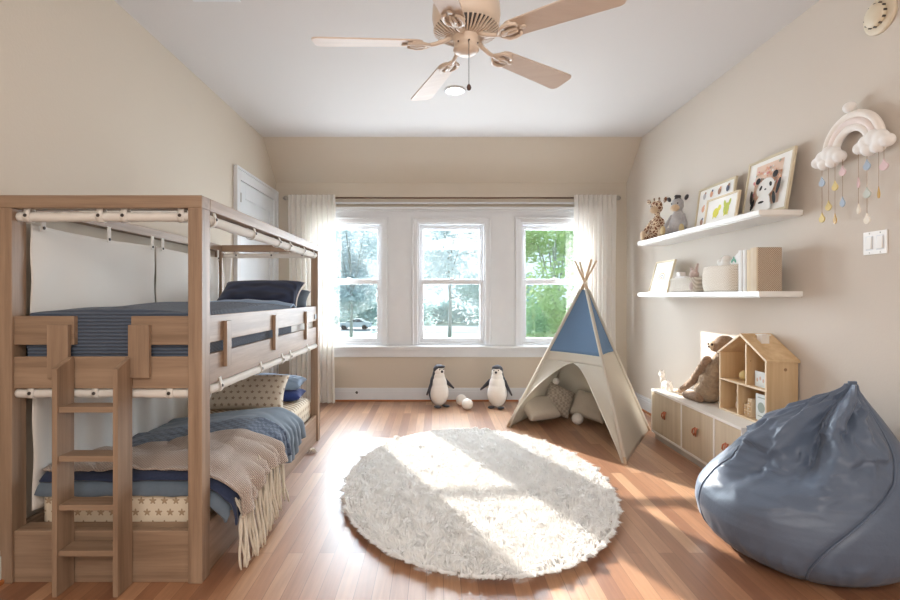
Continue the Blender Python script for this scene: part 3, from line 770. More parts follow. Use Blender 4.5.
for p in (A, B_, Cc, D):
    q = (p-Vector((T.x, T.y, 0))).normalized()*.006
    sl.tube([p.lerp(T, t)+q for t in (0.03, .3, .6, VT)], .0155, 8)
sl.build('pole_sleeve', M_CANVAS, tent, True)
# cushions inside
pillow('cushion', (1.02, 4.93, .145), .36, .27, .13, rxyz(.62, 0, .45), M_CUSH, 'plain oatmeal cushion nearest the left pole inside the tent', 'cushion')
pillow('cushion', (1.255, 5.13, .185), .30, .30, .12, rxyz(1.05, .45, .0), M_CUSH2, 'woven oatmeal cushion standing on one corner at the back of the tent', 'cushion')
pillow('cushion', (1.52, 4.93, .165), .36, .27, .12, rxyz(1.05, .12, -.75), M_CUSH, 'oatmeal cushion lying at the right side inside the tent', 'cushion')
tag(MB().ball((1.375, 4.86, .058), .056, 20).build('soft_ball', M_WPLUSH, None, True), 'small white fluffy ball in front of the cushions inside the tent', 'ball')
pb = thing('pompom_garland', 'small pompom hanging inside the tent above the cushions', 'pompom', (1.20, 5.0, .35))
MB().ball((1.20, 5.0, .40), .034, 14).build('pompom', M_WPLUSH, pb, True)
MB().tube([(1.20, 5.0, .42), (1.25, 4.98, .70), (1.36, 4.76, 1.28)], .002, 5).build('cord', M_FRINGE, pb)

# ================================================================ PENGUINS AND EGGS
def penguin(x, y, rz, label, look):
    t = thing('toy_penguin', label, 'stuffed toy', (x, y, 0), rz, 'toy penguins under the windows')
    q = t.matrix_basis
    def tr(m):
        for v in m.b.verts: v.co = q @ v.co
        return m
    # front is -y
    body = MB().ball((0, 0, .16), (.112, .10, .15), 20).ball((0, .005, .25), (.094, .085, .12), 20).ball((0, .005, .34), (.068, .064, .075), 16).ball((0, 0, .405), (.062, .062, .060), 16)
    blob('body', tr(body), M_WPLUSH, t, .007, 5)
    back = MB().ball((0, .030, .17), (.115, .085, .155), 20).ball((0, .030, .26), (.098, .072, .13), 20).ball((0, .022, .36), (.070, .060, .07), 16).ball((0, .010, .418), (.066, .062, .060), 16)
    blob('back_coat', tr(back), M_BPLUSH, t, .007, 4)
    for s in (-1, 1):
        fp = MB(); a = Vector((s*.088, .01, .285)); b = Vector((s*(.185 if look*s > 0 else .165), -.01, .195 if look*s > 0 else .155))
        for i in range(7):
            k = i/6; fp.ball(a.lerp(b, k), (.022*(1-.5*k), .016, .034*(1-.6*k)), 10)
        blob('flipper', tr(fp), M_BPLUSH, t, .006, 3)
        MB_ = MB().ball((s*.055, -.055, .012), (.038, .055, .013), 12)
        tr(MB_).build('foot', M_BPLUSH, t, True)
        tr(MB().ball((s*.026, -.052, .425), .007, 8)).build('eye', P('toy_eye_black', 18, 18, 20, .2), t, True)
    tr(MB().lathe([(.016, 0), (.012, .015), (0, .036)], (0, -.052, .402), 12, (0, -1, -.15))).build('beak', M_BPLUSH, t, True)
    tr(MB().ball((0, -.045, .455), (.05, .03, .018), 12)).build('forehead', M_BPLUSH, t, True)
    return t
penguin(.036, 5.66, .55, 'black and white toy penguin left of the two white eggs', 1)
penguin(.685, 5.60, -.35, 'black and white toy penguin right of the two white eggs, nearer the tent', -1)
EG = fabric('egg_felt', srgb(236, 226, 214), srgb(250, 246, 240), 24, .2)
tag(MB().ball((.29, 5.72, .062), (.062, .062, .062), 20).build('toy_egg', EG, None, True), 'white felt egg behind, close to the baseboard', 'toy egg', 'white toy eggs between the penguins')
tag(MB().ball((.345, 5.50, .062), (.064, .064, .060), 20).build('toy_egg', EG, None, True), 'white felt egg in front, further out on the floor', 'toy egg', 'white toy eggs between the penguins')
cj = thing('wall_jack', 'small dark cable jack on the back baseboard', 'socket', (-.94, 5.925, .10))
MB().lathe([(.016, 0), (.016, .004), (.009, .006), (.009, .018), (.004, .024)], (-.94, 5.931, .105), 14, (0, -1, 0)).build('plug', M_DARK, cj)
MB().tube([(-.94, 5.915, .105), (-.96, 5.90, .085), (-1.0, 5.912, .10)], .003, 6).build('cable', M_WHITE, cj)

# ================================================================ LOW CABINET
cab = thing('storage_cabinet', 'low white cabinet with three pale wood doors and leather loops', 'cabinet', (2.08, 3.77, 0))
CX, CY0, CY1, CH = 1.90, 3.112, 4.425, .43
mdv = [3.112, 3.43, 3.885, 4.425]
mw = plain('white_lacquer', srgb(238, 232, 224), .4, .02, bump=.02)
b = MB().box(CX+.0, 2.25, CY0, CY1, CH-.018, CH, .002).box(CX+.004, 2.25, CY0, CY1, .055, .073, .002)
for y in mdv: b.box(CX+.004, 2.25, max(CY0, y-.009), min(CY1, y+.009), .073, CH-.018)
b.box(2.235, 2.25, CY0, CY1, .073, CH-.018)
b.build('carcass', mw, cab)
MB().box(CX+.03, 2.24, CY0+.02, CY1-.02, 0, .055).build('plinth', plain('shaded_plinth', srgb(190, 184, 176), .5), cab)  # grey-white plinth, with the shade under the cabinet mixed into its colour
for a, b2 in zip(mdv, mdv[1:]):
    dd = box('door', CX+.006, CX+.022, a+.011 if a > CY0 else a+.018, b2-.011 if b2 < CY1 else b2-.018, .076, CH-.021, M_OAK, cab, .001)
    yc = (a+b2)/2
    for s in (-1, 1):
        pts = [(CX+.004, yc+s*.012, .285), (CX-.012, yc+s*.022, .27), (CX-.014, yc+s*.026, .245), (CX-.008, yc+s*.014, .228), (CX-.006, yc+s*.004, .25), (CX-.002, yc+s*.010, .285)]
        MB().tube(pts, .0055, 8).build('leather_loop', M_LEATH, dd, True)
# ---- dollhouse
HX0, HX1, HY0, HY1, HZ, HE, HP = 2.062, 2.258, 3.118, 3.635, CH+.002, .855, .998
dh = thing('dollhouse', 'open-fronted pine dollhouse standing on the near end of the cabinet', 'dollhouse', ((HX0+HX1)/2, (HY0+HY1)/2, HZ))
t_ = .012; ym = (HY0+HY1)/2
box('side_wall', HX0, HX1, HY0, HY0+t_, HZ, HE, M_PINE, dh); box('side_wall', HX0, HX1, HY1-t_, HY1, HZ, HE, M_PINE, dh)
box('base', HX0, HX1, HY0+t_, HY1-t_, HZ, HZ+t_, M_PINE, dh)
ZF = .655
box('upper_floor', HX0, HX1-.008, HY0+t_, HY1-t_, ZF-t_/2, ZF+t_/2, M_PINE, dh)
MB().prism([(HY0+t_, HZ+t_), (HY1-t_, HZ+t_), (HY1-t_, HE), (ym, HP-.016), (HY0+t_, HE)], (HX1-.008, 0, 0), (0, 1, 0), (0, 0, 1), .008).build('back_panel', M_PINE, dh)
yd1, yd2 = 3.318, 3.41
MB().prism([(yd1, ZF+t_/2), (yd1+t_, ZF+t_/2), (yd1+t_, HE+.085), (yd1, HE+.078)], (HX0, 0, 0), (0, 1, 0), (0, 0, 1), HX1-HX0-.008).build('divider', M_PINE, dh)
box('divider', HX0, HX1-.008, yd2, yd2+t_, HZ+t_, ZF-t_/2, M_PINE, dh)
for ya, yb in ((HY0-.012, ym), (HY1+.012, ym)):
    MB().prism([(ya, HE-.008), (yb, HP), (yb, HP-.016), (ya, HE-.022)], (HX0-.006, 0, 0), (0, 1, 0), (0, 0, 1), HX1-HX0+.012).build('roof_panel', M_PINE, dh)
em_ = MB().box(HX0-.003, HX0, HY0, HY0+t_, HZ, HE-.01).box(HX0-.003, HX0, HY1-t_, HY1, HZ, HE-.01).box(HX0-.003, HX0, HY0+t_, HY1-t_, HZ, HZ+t_).box(HX0-.003, HX0, HY0+t_, HY1-t_, ZF-t_/2, ZF+t_/2)
em_.box(HX0-.003, HX0, yd2, yd2+t_, HZ+t_, ZF-t_/2).box(HX0-.003, HX0, yd1, yd1+t_, ZF+t_/2, HE+.07)
for ya in (HY0-.012, HY1+.012): em_.prism([(ya, HE-.008), (ym, HP), (ym, HP-.016), (ya, HE-.022)], (HX0-.010, 0, 0), (0, 1, 0), (0, 0, 1), .004)
em_.build('front_edging', M_PINEF, dh)
MB().prism([(3.27, .928), (3.32, .955), (3.32, .99), (3.27, .99)], (2.13, 0, 0), (0, 1, 0), (0, 0, 1), .05).box(2.125, 2.185, 3.262, 3.328, .99, .998).build('chimney', mw, dh)
tag(MB().ball((2.15, 3.48, ZF+.042), .036, 18).build('toy_globe', P('mustard_cream', 222, 200, 140), None, True), 'round mustard yellow toy in the upper left room of the dollhouse', 'toy')
bs = MB().ball((2.14, 3.535, .478), (.022, .020, .034), 12).ball((2.14, 3.535, .525), (.016, .016, .020), 12)
for s in (-1, 1): bs.cap((2.14, 3.535+s*.008, .54), (2.14, 3.535+s*.018, .580), .007, .006)
tag(blob('toy_rabbit', bs, P('blush_wood', 232, 210, 196), None, .004, 2), 'small blush toy rabbit, left in the lower left room of the dollhouse', 'toy')
tag(MB().lathe([(.018, 0), (.022, .03), (.012, .06), (.010, .09), (.016, .11)], (2.13, 3.465, .445), 16).build('toy_vase', P('blush_clay', 236, 216, 204), None, True), 'slim blush toy vase, right in the lower left room of the dollhouse', 'toy')
for k, (y, h_) in enumerate(((3.375, .075), (3.335, .12))):
    t = thing('toy_dresser', ['low pine toy dresser beside the divider of the dollhouse', 'taller pine toy dresser in the lower right dollhouse room'][k], 'toy furniture', (2.13, y, .446))
    MB().box(2.09, 2.17, y-.018, y+.018, .4445, .4445+h_, .002).build('carcass', M_PINEF, t)
    for j in range(2 if k == 0 else 3):
        z = .452+j*.034; dr = box('drawer', 2.086, 2.0905, y-.014, y+.014, z, z+.026, M_PINE, t)
        MB().ball((2.084, y, z+.013), .003, 8).build('knob', M_WHITE, dr)
pc = thing('toy_picture', 'white patterned picture card in the lower right dollhouse room', 'picture card', (2.10, 3.23, .446))
pm = P('cool_white_card', 226, 230, 228)
box('card', 2.095, 2.101, 3.165, 3.275, .4445, .615, pm, pc); MB().lathe([(.034, 0), (.034, .001)], (2.0945, 3.22, .53), 20, (-1, 0, 0)).build('printed_leaf_ring', P('sage_print', 160, 170, 160), pc)
for z in (.47, .59): MB().box(2.0942, 2.0949, 3.185, 3.255, z, z+.006).build('printed_line', P('sage_print', 160, 170, 160), pc)
bk = thing('toy_book', 'small white open-cover book in the upper right dollhouse room', 'toy book', (2.11, 3.23, ZF))
box('cover', 2.095, 2.10, 3.175, 3.285, ZF+.0065, ZF+.105, pm, bk, .001); box('pages', 2.101, 2.12, 3.18, 3.28, ZF+.008, ZF+.10, M_PAPER, bk)
for k in range(3): MB().ball((2.0945, 3.20+.03*k, ZF+.05+.012*(k % 2)), (.001, .009, .013), 8).build('printed_figure', P('blush_print', 216, 180, 160), bk)
# ---- sloth-like plush leaning on the dollhouse
sl = thing('stuffed_sloth', 'brown plush sloth slumped against the dollhouse on the cabinet', 'stuffed toy', (2.08, 3.88, CH))
bd = MB()
for p, r_ in (((2.10, 3.86, .52), (.095, .12, .085)), ((2.11, 3.83, .60), (.09, .10, .09)), ((2.125, 3.79, .69), (.078, .08, .08)), ((2.14, 3.75, .77), (.062, .062, .06)), ((2.15, 3.735, .81), (.055, .055, .05))): bd.ball(p, r_, 16)
blob('body', bd, M_BROWN2, sl, .009, 4, .006)
hd = MB().ball((2.155, 3.735, .885), (.078, .07, .072), 18).ball((2.11, 3.76, .872), (.05, .045, .045), 14)
blob('head', hd, M_BROWN, sl, .007, 3, .002)
fc = MB().ball((2.092, 3.765, .875), (.034, .042, .042), 14); blob('face', fc, M_TAN, sl, .005, 2)
for s in (-1, 1):
    MB().ball((2.068, 3.768+s*.022, .886), (.010, .013, .010), 10).build('eye_patch', P('dark_brown_plush', 70, 48, 36, .8), sl, True)
MB().ball((2.058, 3.77, .868), (.009, .010, .007), 10).build('nose', P('dark_brown_plush', 70, 48, 36, .8), sl, True)
for a, b2, c2 in (((2.06, 3.80, .76), (2.03, 3.95, .58), (2.02, 4.13, .47)), ((2.19, 3.80, .76), (2.20, 3.97, .60), (2.19, 4.14, .48))):
    m = MB().cap(a, b2, .036, .032, 7).cap(b2, c2, .032, .024, 7); o = blob('arm', m, M_BROWN, sl, .007, 3, .003)
    MB().cap(c2, (c2[0]-.01, c2[1]+.05, c2[2]-.014), .016, .008).build('claw', M_TAN, o, True)
for a, b2 in (((2.03, 3.85, .475), (2.0, 4.00, .462)), ((2.17, 3.88, .475), (2.16, 4.06, .462))):
    m = MB().cap(a, b2, .045, .030, 7); o = blob('leg', m, M_BROWN, sl, .007, 3, .003)
    for k in (-1, 0, 1): MB().cap((b2[0]+.012*k, b2[1]+.02, b2[2]-.004), (b2[0]+.016*k-.01, b2[1]+.06, b2[2]-.012), .011, .006).build('toe', M_TAN, o, True)
# ---- white animal figurine at the far end
fg = MB().ball((2.00, 4.33, .485), (.034, .062, .032), 16).ball((1.99, 4.385, .515), (.024, .026, .03), 14).ball((1.985, 4.40, .56), (.026, .03, .026), 14).ball((1.97, 4.375, .552), (.014, .018, .014), 10)
for dx in (-.018, .018):
    for dy in (-.045, .045): fg.cap((2.0+dx, 4.33+dy, .47), (2.0+dx, 4.33+dy, .446), .014, .014, 4)
for s in (-1, 1): fg.ball((1.99+s*.016, 4.405, .59), (.008, .006, .012), 8)
fg.cap((2.0, 4.27, .49), (2.0, 4.25, .52), .008, .006)
tag(blob('toy_lamb', fg, M_WPLUSH, None, .004, 2), 'small white animal figurine on the far end of the cabinet', 'toy')

# ================================================================ WALL SHELVES
SX = 1.996
for z, lb in ((1.785, 'upper white floating shelf holding stuffed animals and frames'), (1.28, 'lower white floating shelf holding baskets and books')):
    t = thing('wall_shelf', lb, 'shelf', (2.13, 4.03, z-.035))
    box('board', SX, XR-.0005, 3.09, 4.95, z-.034, z, M_SHELF, t, .003)
    box('inset_strip', SX+.02, XR-.001, 3.11, 4.93, z-.040, z-.034, M_SHELF, t)  # narrower strip under the board, in the same white lacquer
def framed(name, yn, yf, zb, h_, xb, xt, fmat, label, bw, art, depth=.018, cat='picture frame'):
    """frame leaning against the right wall: bottom at xb, top at xt; local u runs from far (left in photo) to near, v up"""
    t = thing(name, label, cat, ((xb+xt)/2, (yn+yf)/2, zb))
    U = Vector((0, -1, 0)); V = Vector((xt-xb, 0, h_)).normalized(); N = U.cross(V)      # N points to the room
    if N.x > 0: N = -N
    O = Vector((xb, yf, zb+.002)); w_ = yf-yn
    def rect(m, u0, u1, v0, v1, d0, d1):
        pts = [O+U*u+V*v+N*d for d in (d0, d1) for u, v in ((u0, v0), (u1, v0), (u1, v1), (u0, v1))]
        vs = [m.b.verts.new(p) for p in pts]
        for f in ((0, 1, 2, 3), (4, 5, 6, 7), (0, 1, 5, 4), (1, 2, 6, 5), (2, 3, 7, 6), (3, 0, 4, 7)): m.b.faces.new([vs[i] for i in f])
    m = MB(); rect(m, 0, bw, 0, h_, 0, depth); rect(m, w_-bw, w_, 0, h_, 0, depth); rect(m, bw, w_-bw, 0, bw, 0, depth); rect(m, bw, w_-bw, h_-bw, h_, 0, depth)
    m.build('frame', fmat, t)
    m = MB(); rect(m, bw, w_-bw, bw, h_-bw, .002, depth*.55); m.build('print', M_PAPER, t)
    pr = t.children[-1] if t.children else None
    lay = [0]
    def shape(kind, cu, cv, ru, rv, mat, rot=0, nm='printed_shape'):
        lay[0] += 1; d0 = depth*.55+.0003+.00018*lay[0]
        m = MB()
        if kind == 'e': pts = [(ru*cos(a*2*pi/22), rv*sin(a*2*pi/22)) for a in range(22)]
        elif kind == 'r': pts = [(-ru, -rv), (ru, -rv), (ru, rv), (-ru, rv)]
        elif kind == 'a': pts = [(ru*cos(a*pi/12), ru*sin(a*pi/12)) for a in range(13)]+[(rv*cos(a*pi/12), rv*sin(a*pi/12)) for a in range(12, -1, -1)]
        elif kind == 't': pts = [(-ru, -rv), (ru, -rv), (0, rv)]
        vs = []
        for p in pts:
            a, b = p[0]*cos(rot)-p[1]*sin(rot), p[0]*sin(rot)+p[1]*cos(rot)
            vs.append(m.b.verts.new(O+U*(cu*w_+a)+V*(cv*h_+b)+N*d0))
        m.b.faces.new(vs); me_o = m.build(nm, mat, pr)
    art(shape); return t
ink = P('black_ink', 26, 24, 28); peach = P('peach_ink', 232, 176, 142); sage = P('sage_ink', 168, 178, 160); pinki = P('pink_ink', 226, 150, 150); whi = P('white_ink', 248, 246, 242)
def panda(s):
    random.seed(11)
    bgm = P('print_peach_ground', 238, 208, 188)
    s('r', .5, .52, .135, .145, bgm, nm='printed_ground')
    for k in range(74):
        u, v = random.uniform(.20, .80), random.uniform(.30, .86)
        s('e', u, v, random.uniform(.006, .012), random.uniform(.005, .010), random.choice((peach, peach, sage, pinki, whi)), random.uniform(0, 3), 'printed_petal')
    s('e', .50, .17, .075, .075, whi, nm='panda_body'); s('r', .5, .12, .085, .022, whi, nm='panda_body')
    s('e', .22, .34, .016, .050, ink, .15, 'panda_arm'); s('e', .80, .42, .016, .052, ink, -.2, 'panda_arm')
    s('e', .27, .20, .016, .04, ink, -.3, 'panda_arm'); s('e', .74, .24, .016, .045, ink, .35, 'panda_arm')
    s('e', .33, .60, .024, .022, ink, 0, 'panda_ear'); s('e', .70, .64, .026, .024, ink, 0, 'panda_ear'); s('e', .52, .45, .088, .064, whi, .12, 'panda_head')
    s('e', .42, .46, .012, .018, ink, -.6, 'panda_eye'); s('e', .63, .49, .012, .018, ink, .6, 'panda_eye'); s('e', .53, .42, .010, .006, ink, 0, 'panda_nose')
    s('e', .47, .21, .03, .008, ink, 0, 'panda_collar')
framed('framed_print', 3.085, 3.54, 1.785, .395, 2.172, 2.235, M_GOLDFR, 'largest framed print, showing a panda, at the near end of the upper shelf', .016, panda)
def yel(s):
    y_ = P('yellow_ink', 226, 216, 70); g_ = P('lime_ink', 196, 204, 84)
    s('e', .34, .42, .040, .035, y_); s('e', .44, .58, .020, .022, y_); s('e', .66, .46, .036, .045, g_); s('e', .60, .66, .014, .03, g_, .4); s('e', .74, .66, .014, .03, g_, -.4)
    for u in (.27, .37, .62, .72): s('r', u, .30, .006, .018, y_)
framed('framed_print', 3.46, 3.87, 1.785, .20, 2.085, 2.115, M_OAKFR, 'small framed print of yellow shapes in front of the taller frame', .012, yel)
def mixp(s):
    bl, br = P('slate_ink', 96, 100, 120), P('brown_ink', 176, 134, 110)
    for i, u in enumerate((.18, .38, .60, .82)):
        for j, v in enumerate((.2, .5, .8)):
            s('e', u, v, .022, .026, (br, bl, P('grey_ink', 190, 186, 186), peach)[(i+j*3) % 4]); s('e', u+.02, v+.07, .012, .010, (bl, peach, br)[(i+j) % 3])
framed('framed_print', 3.70, 4.22, 1.785, .355, 2.19, 2.238, M_GOLDFR, 'tall framed animal chart behind the small yellow print', .016, mixp)
def rainb(s):
    for k, c in enumerate((P('tan_ink', 226, 200, 160), P('grey_ink', 190, 186, 186), peach)): s('a', .5, .38, .075-.022*k, .064-.022*k, c, 0, 'printed_rainbow')
framed('framed_print', 4.50, 4.885, 1.28, .305, 2.09, 2.17, M_OAKFR, 'framed rainbow print at the far end of the lower shelf', .014, rainb)
# ---- giraffe and zebra
def sitter(name, label, x, y, kind):
    t = thing(name, label, 'stuffed toy', (x, y, 1.7855), 0)
    z0 = 1.7855
    k = {'g': 1.12, 'z': 1.05}[kind]; mb_, mh = (M_SPOT, M_TAN) if kind == 'g' else (M_GREY, M_GREY)
    V = lambda a, b, c: (x+(a*.80-b*.60)*k, y+(a*.60+b*.80)*k, z0+c*k)     # faces -x and -y
    b = MB().ball(V(0, 0, .085), (.070*k, .078*k, .085*k), 16).ball(V(0, 0, .145), (.052*k, .06*k, .06*k), 14)
    if kind == 'g': b.cap(V(0, 0, .19), V(-.005, 0, .26), .024*k, .022*k)
    else: b.cap(V(0, 0, .19), V(-.005, 0, .24), .036*k, .036*k)
    blob('body', b, mb_, t, .006, 3)
    hz = .275 if kind == 'g' else .245
    blob('head', MB().ball(V(-.012, 0, hz), (.050*k, .050*k, .050*k), 14).ball(V(-.012, 0, hz+.024), (.048*k, .054*k, .038*k), 14), M_SPOT if kind == 'g' else M_GREY, t, .005, 2)
    blob('muzzle', MB().ball(V(-.050, 0, hz-.022), (.036*k, .040*k, .030*k), 12), M_TAN, t, .005, 2)
    for s in (-1, 1):
        e = MB().ball(V(-.005, s*.074, hz+.062), (.014*k, .030*k, .018*k), 10, Quaternion((1, 0, 0), s*.6)); e.build('ear', M_SPOT if kind == 'g' else M_DKG, t, True)
        if kind == 'g': MB().cap(V(-.01, s*.018, hz+.04), V(-.01, s*.022, hz+.075), .006, .006).ball(V(-.01, s*.022, hz+.08), .009, 8).build('horn', M_BROWN, t, True)
        MB().ball(V(-.056, s*.026, hz+.014), .006, 8).build('eye', P('toy_eye_black', 18, 18, 20, .2), t, True)
        arm = MB().cap(V(-.01, s*.05, .16), V(-.055, s*.085, .07), .017*k, .02*k); blob('arm', arm, mb_, t, .006, 2)
        leg = MB().cap(V(-.02, s*.05, .035), V(-.085, s*.075, .032), .030*k, .026*k); lo = blob('leg', leg, mb_, t, .006, 2)
        MB().ball(V(-.098, s*.078, .040), (.018*k, .030*k, .040*k), 12).build('foot', M_TAN if kind == 'g' else P('tan_sole', 206, 184, 140, .9), lo, True)
    if kind == 'z': MB().cap(V(-.03, 0, hz+.05), V(.02, 0, hz+.055), .017).cap(V(-.03, 0, hz+.075), V(.02, 0, hz+.08), .015).build('mane', M_DKG, t)
sitter('stuffed_giraffe', 'spotted tan plush giraffe at the far end of the upper shelf', 2.125, 4.80, 'g')
sitter('stuffed_zebra', 'grey plush animal with a black tuft sitting beside the giraffe', 2.13, 4.40, 'z')
# ---- lower shelf things
t = thing('ribbed_basket', 'small ribbed cream basket in front of the rainbow print', 'basket', (2.10, 4.15, 1.2805))
def rbx(u, v):
    a = u*2*pi; k = 8; cx_, cy_ = .055, .215
    p = Vector((abs(cos(a))**(2/k)*(1 if cos(a) > 0 else -1)*cx_, abs(sin(a))**(2/k)*(1 if sin(a) > 0 else -1)*cy_, 0))
    rb = 1+.02*(sin(a*56)); return Vector((2.085+p.x*rb, 4.14+p.y*(1+.002*sin(a*56)), 1.282+.118*v))
m = MB().grid(rbx, 224, 6, True); m.build('side', M_RIB, t, True, .006)
box('bottom', 2.035, 2.135, 3.935, 4.345, 1.282, 1.288, M_RIB, t)
tb = thing('toy_cart', 'small white toy vehicle standing in the ribbed basket', 'toy', (2.08, 4.22, 1.289))
MB().box(2.05, 2.12, 4.12, 4.30, 1.289, 1.415, .008).box(2.06, 2.11, 4.22, 4.29, 1.415, 1.455, .008).build('body', P('warm_white_toy', 236, 228, 222), tb)
mp = P('mauve_toy', 196, 168, 160)
rb = MB().ball((2.06, 3.985, 1.33), (.04, .045, .05), 14).ball((2.055, 3.98, 1.42), (.036, .04, .036), 14).cap((2.055, 3.955, 1.45), (2.055, 3.925, 1.50), .013, .010).cap((2.055, 4.0, 1.45), (2.055, 4.03, 1.475), .013, .010)
tag(blob('toy_rabbit', rb, fabric('mauve_plush', srgb(176, 146, 136), srgb(222, 206, 198), 70, .6), None, .005, 2), 'mauve and white plush rabbit peeking from the ribbed basket', 'stuffed toy')
t = thing('oval_basket', 'larger woven cream basket with rounded end in the middle of the lower shelf', 'basket', (2.12, 3.64, 1.2805))
def ob(u, v):
    a = u*2*pi; by = 1+.10*sin(pi*v)
    p = Vector((cos(a)*.095, sin(a)*.265*(1 if sin(a) > 0 else 1), 0)); 
    if sin(a) < 0: p.y = -.245*min(1, (-sin(a))**.35); p.x = .095*cos(a)*1.0 if True else 0
    by = 1+(.09*sin(pi*v) if sin(a) > 0 else .02*sin(pi*v))
    return Vector((2.11+p.x*(1+.06*sin(pi*v)), 3.62+p.y*by, 1.282+.185*v))
m = MB().grid(ob, 80, 14, True); m.build('side', M_WOVENL, t, True, .006); 
m = MB().grid(lambda u, v: ob(u, 0)*(v*.98)+Vector((2.11, 3.62, 1.2825))*(1-v*.98), 80, 6, True); m.build('bottom', M_WOVENL, t, True, .003)
tc = MB().ball((2.09, 3.60, 1.44), (.05, .07, .07), 14).ball((2.085, 3.65, 1.495), (.03, .035, .03), 12).ball((2.085, 3.59, 1.51), (.03, .035, .032), 12)
tag(blob('toy_cloud', tc, M_WPLUSH, None, .006, 2), 'white cloud-like soft toy sticking out of the oval basket', 'stuffed toy')
t = thing('picture_book', 'white book with a green leaf standing in the oval basket', 'book', (2.10, 3.48, 1.30))
MB().prism([(3.42, 1.30), (3.56, 1.30), (3.56, 1.49), (3.43, 1.56), (3.42, 1.55)], (2.085, 0, 0), (0, 1, 0), (0, 0, 1), .014).build('cover', M_PAPER, t)
for dy, dz, ro in ((0, 0, 0), (.018, -.012, .7), (-.016, -.014, -.7)):
    MB().ball((2.084, 3.50+dy, 1.51+dz), (.001, .010, .017), 10, Quaternion((1, 0, 0), ro)).build('printed_leaf', P('leaf_green', 90, 160, 130), t)
bx = [(3.325, 3.372, .275, M_BOOKW, 'tall white cloth book beside the oval basket', (2.04, 2.19)), (3.283, 3.321, .275, M_BOOKW, 'slim white cloth book, second after the oval basket', (2.04, 2.19)),
      (3.232, 3.279, .270, M_BOOKC, 'cream cloth book in the middle of the lower shelf row', (2.04, 2.19)), (3.157, 3.228, .278, M_BOOKB, 'thick beige book with woven brown cover at the near end of the lower shelf', (2.03, 2.185))]
for a, b2, h_, m_, lb, (x0, x1) in bx:
    t = thing('book', lb, 'book', ((x0+x1)/2, (a+b2)/2, 1.2805), 0, 'books on the lower shelf')
    box('pages', x0+.006, x1-.004, a+.004, b2-.004, 1.284, 1.2805+h_-.004, M_PAPER, t)
    cm = M_WOVEN if m_ is M_BOOKB else m_
    box('cover', x0+.004, x1, a, a+.0035, 1.2805, 1.2805+h_, cm, t, .001); box('cover', x0+.004, x1, b2-.0035, b2, 1.2805, 1.2805+h_, cm, t, .001)
    MB().prism([(0, a), (.004, a), (.004, b2), (0, b2), (-.004, b2-.006), (-.006, (a+b2)/2), (-.004, a+.006)], (x0, 0, 1.2805), (1, 0, 0), (0, 1, 0), h_).build('spine', m_, t)

# ================================================================ RAINBOW MOBILE, SWITCH, DETECTOR
mob = thing('rainbow_wall_hanging', 'plush white rainbow with clouds and hanging raindrops on the right wall', 'wall hanging', (2.23, 2.655, 1.75))
RCy, RCz, RX = 2.675, 2.04, 2.225
for r_, c in ((.178, P('rb_cream', 244, 236, 228, .9)), (.143, P('rb_blush', 240, 226, 220, .9)), (.109, P('rb_white', 246, 240, 234, .9))):
    MB().tube([(RX, RCy+r_*cos(pi*k/28), RCz+r_*sin(pi*k/28)) for k in range(29)], .020, 14).build('arch', c, mob, True)
for yc, s in ((2.82, 1), (2.53, -1)):
    c = MB()
    for dy, dz, rr in ((-.085, -.005, .034), (-.045, .018, .042), (0, .030, .044), (.045, .018, .040), (.085, 0, .032), (-.03, -.022, .034), (.03, -.022, .034)):
        c.ball((RX-.012, yc+dy*.95, RCz-.02+dz), (.032, rr, rr), 14)
    blob('cloud', c, P('cloud_white', 246, 242, 238, .95), mob, .006, 3)
MB().ball((RX, RCy+.015, RCz+.225), (.03, .034, .03), 14).build('top_knot', P('cloud_white', 246, 242, 238, .95), mob, True)
dc = {'b': P('drop_blue', 176, 190, 206), 'y': P('drop_yellow', 222, 200, 132), 'p': P('drop_pink', 226, 196, 196), 'w': P('drop_cream', 240, 230, 214), 's': P('drop_sage', 200, 204, 194), 'g': P('drop_gold', 206, 168, 92, .35)}
for px, ds in ((822, ((183, 'b', 1), (219, 'y', 1))), (828.5, ((207, 'y', 1),)), (835, ((187, 'y', 1), (220, 'g', .5))), (842.6, ((172, 'p', 1), (203, 'b', .8))),
               (858.5, ((184, 'p', .4), (210, 'w', .45))), (867, ((166, 'b', 1), (194, 's', 1.1), (220, 'w', .9))), (878.7, ((194, 'g', .3),)), (884, ((166, 'p', 1.2),))):
    X = 2.205; Y = X*500/(px-436); zz = lambda py: 1.25+(296-py)/500*Y
    st = MB().tube([(X, Y, RCz-.05), (X, Y, zz(ds[-1][0])+.01)], .0012, 5).build('string', P('string_tan', 170, 140, 110), mob)
    for py, k, wd in ds:
        n = 14; pts = []
        for i in range(n):
            a = 2*pi*i/n; rr = .021
            yy = rr*sin(a)*wd*(1 if cos(a) < .3 else (1-cos(a))/.7); zc = -rr*-1*cos(a)*(1.0 if cos(a) < .3 else 1.0+.75*(cos(a)-.3)/.7)
            pts.append((yy, zc))
        MB().prism(pts, (X-.003, Y, zz(py)), (0, 1, 0), (0, 0, 1), .006).build('raindrop', dc[k], st)
sw = thing('light_switch', 'white double rocker light switch on the right wall', 'light switch', (XR, 2.58, 1.46))
box('plate', XR-.006, XR-.0005, 2.51, 2.65, 1.465, 1.585, M_SHELF, sw, .002)
for y in (2.548, 2.612):
    box('rocker_surround', XR-.008, XR-.006, y-.021, y+.021, 1.488, 1.562, M_WHITE, sw, .0005)
    MB().box(-.004, .004, -.016, .016, -.032, .032, .001, Matrix.Translation((XR-.008, y, 1.525)) @ Matrix.Rotation(.06, 4, 'Y')).build('rocker', M_SHELF, sw)
    for z in (1.475, 1.575): MB().ball((XR-.006, y, z), .003, 8).build('screw', M_NICKEL, sw)
sd = thing('smoke_detector', 'round cream smoke detector high on the right wall', 'smoke detector', (XR, 2.56, 2.6))
